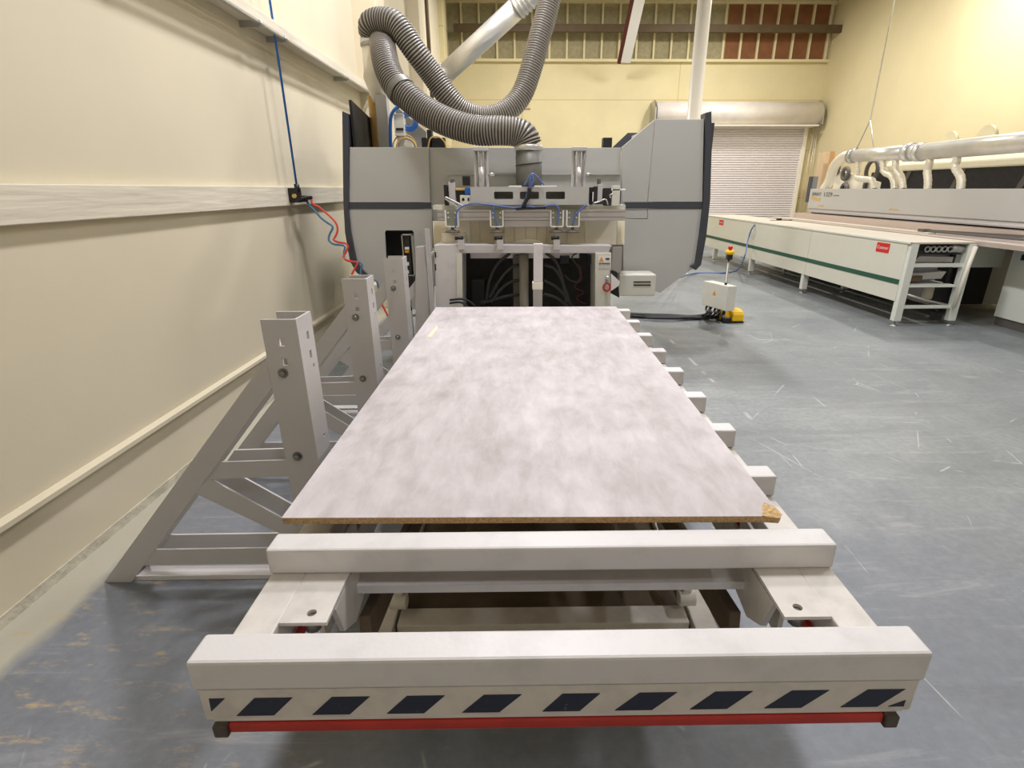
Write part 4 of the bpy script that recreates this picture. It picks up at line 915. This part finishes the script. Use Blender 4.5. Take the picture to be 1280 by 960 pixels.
# printed name, tape and small marks on the beam
for body, x0, x1, yb_, yt_, nm in (('SPRINT', 1015, 1026.5, 244.5, 240.5, 'machine_name'), ('1329', 1030, 1040, 245.5, 240.3, 'machine_number'), ('premium', 1042, 1049, 245.4, 243.6, 'machine_name')):
    a = lx_(x0, yb_, xf); b = lx_(x1, yb_, xf); tz = lx_(x0, yt_, xf).z
    tm = text_mb(body, 1, (xf-.003, 0, 0), (0, -1, 0), (0, 0, 1)); ys = [v.co.y for v in tm.bm.verts]; zs_ = [v.co.z for v in tm.bm.verts]
    for v in tm.bm.verts:
        v.co.y = a.y+(v.co.y-max(ys))/(max(ys)-min(ys))*(a.y-b.y); v.co.z = a.z+(v.co.z-min(zs_))/(max(zs_)-min(zs_))*(tz-a.z)
    part(nm, tm, M['ink'], pb, local=True)
ta = [lx_(*p, xf) for p in ((1014, 245), (1025, 247.5), (1026, 250), (1023, 251), (1014, 248))]
m = MB(); m.prism([(q.y, q.z) for q in ta], xf-.006, xf-.001, 'x'); part('tape_patch', m, M['tape'], pb, local=True, label='tan patch of tape')
for x0, y0 in ((1026, 257), (1117, 262)):
    a = lx_(x0, y0, xf); m = MB(); m.box(xf-.003, xf, a.y-.1, a.y+.1, a.z-.012, a.z+.012); part('small_label', m, M['tape'], pb, local=True)
# dark end screen
a = lx_(1009, 235, xf+.15)
m = MB(); m.box(xf+.02, xf+.13, yl0+.02, yl0+.08, 1.25, lx_(1010, 221, xf+.1).z); part('end_screen', m, mat('slate_screen', srgb(120, 124, 122), .4), t, local=True)
m = MB(); m.box(xf-.01, xf+.02, yl0+.0, yl0+.10, 1.25, lx_(1010, 221, xf+.1).z); part('screen_edge', m, M['dark_trim'], t, local=True)

# silver duct over it, with branches
xd = 1.60
D = [lx_(1045, 222, xd-.0), lx_(1050, 212, xd), lx_(1060, 208, xd), lx_(1075, 205, xd), lx_(1145, 197, xd), lx_(1165, 193, xd), lx_(1280, 178, xd)]
t = thing('extraction_manifold', 'large silver horizontal duct with branches above the grey edge banding machine', 'duct', (OX, OY, 0), RZ)
a = lx_(1066, 195, xd); b = lx_(1137, 190.5, xd); c = lx_(1148, 190.5, xd); e = lx_(1290, 176.5, xd); e = e+(e-c)*.8
m = MB(); m.tube([a, b], .105, 26); m.tube([c, e], .115, 26); part('main_duct', m, M['galv'], t, local=True)
dv = (b-a).normalized()
m = MB(); m.tube([a-dv*.04, a+dv*.08], .122, 26); part('collar', m, M['chrome'], t, local=True)
m = MB(); m.tube([b-dv*.06, b+dv*.06], .13, 26); m.tube([b+dv*.06, c+dv*.05], .112, 26); m.tube([c, c+dv*.10], .13, 26); part('collar', m, M['galvb'], t, local=True)
m = MB(); m.tube(spline([a, a+Vector((-.02, .22, .0)), a+Vector((-.05, .42, -.14)), a+Vector((-.05, .50, -.40)), Vector((a.x-.1, a.y+.55, ztop-.02))], .05), .085, 20); part('end_elbow', m, M['flex'], t, local=True)
def branch(pts, r):
    P = [lx_(x, y, xd-.02*0) for x, y in pts]; P[0].x = xd
    P[-1].z = ztop-.01; n = len(P)
    m = MB(); PP = spline(P, .02); rr = [r*(1+.05*math.sin(i*2.0)) for i in range(len(PP))]; m.tube(PP, r, 16, rads=rr); part('flex_branch', m, M['flex'], t, local=True)
for pts in ([(1074, 197), (1072, 210), (1071, 221), (1080, 224), (1090, 225.5), (1093, 236)], [(1103.5, 195), (1104, 206), (1106, 215), (1114, 219.5), (1117.5, 227), (1118, 236)], [(1119.7, 194), (1119.5, 206), (1121, 213), (1126.5, 222), (1129, 236)],
            [(1163, 191), (1162, 203), (1159, 214), (1160, 225), (1159.5, 236)], [(1198, 188), (1196, 200), (1194, 209), (1201, 222), (1201, 236)]):
    branch(pts, .05)
# hanger
q = RT @ lx_(1079, 195, xd)
m = MB(); m.tube([(q.x, q.y+.25, q.z+.10), (q.x, q.y, q.z+.55), (q.x, q.y-.25, q.z+.10)], .012, 6); m.cyl((q.x, q.y, q.z+.55), (q.x, q.y, CZ), .011, 6)
solo('duct_hanger', m, M['galv'], 'thin wire hanger dropping from the ceiling to the silver duct', 'hanger')
# white tool board with rings behind the duct
a = RT @ lx_(1066, 235, 2.0)
t = thing('ring_board', 'small white board with round rings behind the left end of the silver duct', 'board', (a.x, a.y, 1.35))
q0 = lx_(1045, 212, 2.0); q1 = lx_(1097, 240, 2.0)
m = MB(); P = [RT @ Vector((2.0, y, z)) for y, z in ((q0.y, q1.z), (q1.y, q1.z), (q1.y, q0.z-.25), (q0.y, q0.z))]; m.hull8(P, [p_+Vector((.03, 0, 0)) for p_ in P]); part('board', m, M['curtain_l'], t)
for x, y, r in ((1057, 217, .10), (1090, 213, .16), (1086, 232, .12), (1045, 210, .10), (1055, 236, .08)):
    q = RT @ lx_(x, y, 1.96); m = MB(); m.torus(q, r, .035, 'x', 24, 8); part('ring', m, M['plinth'], t)
# leaning wooden boards by the right wall
for xs_, mt, lab, Yb in (([(1017, 240), (1024, 191.5), (1038, 189.5), (1030, 240)], 'wood', 'wide pale wooden board leaning beside the roller door', 14.6), ([(1030, 240), (1039, 189), (1044, 189), (1041, 240)], 'wood2', 'narrow orange-brown wooden board leaning beside the wide pale one', 14.2), ([(1035, 240), (1040, 207), (1043, 207), (1042, 240)], 'wood2', 'short orange-brown offcut leaning in front of the narrow board', 13.9)):
    P = [ay(x, y, Yb) for x, y in xs_]; sc = (P[0].z)/max(1e-3, (P[1].z-P[0].z)); L0 = P[0]+(P[0]-P[1])*sc; L1 = P[3]+(P[3]-P[2])*sc
    L0.z = L1.z = 0
    m = MB(); m.hull8([L0, L1, P[2], P[1]], [p_+Vector((0, .03, 0)) for p_ in (L0, L1, P[2], P[1])]); solo('wooden_board', m, M[mt], lab, 'board', bevel=.002)

# ================================================================== LIGHTS: two rows of high-bay panels
def bay(x, y, power, col, lab):
    z = CZ-.55
    t = thing('high_bay_light', lab, 'ceiling light', (x, y, z), group='high bay ceiling lights')
    m = MB(); m.box(x-.2, x+.2, y-.6, y+.6, z, z+.06); part('housing', m, M['white'], t, bevel=.01)
    m = MB(); m.cyl((x, y-.4, z+.06), (x, y-.4, CZ-.26), .006, 6); m.cyl((x, y+.4, z+.06), (x, y+.4, CZ-.26), .006, 6); part('suspension_wire', m, M['chrome'], t)
    L = bpy.data.lights.new('lamp', 'AREA'); L.shape = 'RECTANGLE'; L.size = .3; L.size_y = .9; L.energy = power; L.color = col
    o = bpy.data.objects.new('lamp', L); COL.objects.link(o); o.parent = t; o.location = (0, 0, -.01)
W1 = (.98, .962, 1); W2 = (1, .97, .95)
for x, y, p_, c, lab in ((3.9, 2.9, 115, W1, 'high bay light right of the lift table'), (.3, 3.1, 155, W1, 'high bay light above the lift table'), (.1, 5.7, 220, W1, 'high bay light above the router'), (.1, -1.5, 12, W1, 'high bay light behind the camera near the left wall'), (2.6, -2.6, 60, W1, 'high bay light behind the camera to the right'),
                         (6.6, 9.4, 240, W2, 'high bay light above the edge banding machine'), (.6, 12.6, 190, W2, 'high bay light near the back wall, left'), (4.6, 12.9, 190, W2, 'high bay light near the back wall, right')):
    bay(x, y, p_, c, lab)
w = bpy.data.worlds.new('world'); bpy.context.scene.world = w; w.use_nodes = True
w.node_tree.nodes['Background'].inputs[0].default_value = (.9, .92, 1, 1); w.node_tree.nodes['Background'].inputs[1].default_value = .1

# ================================================================== CAMERA
cam = bpy.data.cameras.new('camera'); co = bpy.data.objects.new('camera', cam); COL.objects.link(co)
cam.sensor_fit = 'HORIZONTAL'; cam.sensor_width = 36; cam.lens = F/1280*36
cam.shift_x = (640-CX)/1280; cam.shift_y = (CY-480)/1280; cam.clip_start = .05; cam.clip_end = 100
co.matrix_world = Matrix(((CA.x, CB.x, -CC.x, 0), (CA.y, CB.y, -CC.y, 0), (CA.z, CB.z, -CC.z, H), (0, 0, 0, 1)))
sc = bpy.context.scene; sc.camera = co
sc.view_settings.view_transform = 'Standard'; sc.view_settings.look = 'None'; sc.view_settings.exposure = -.08; sc.view_settings.gamma = 1
sc.view_settings.use_curve_mapping = False
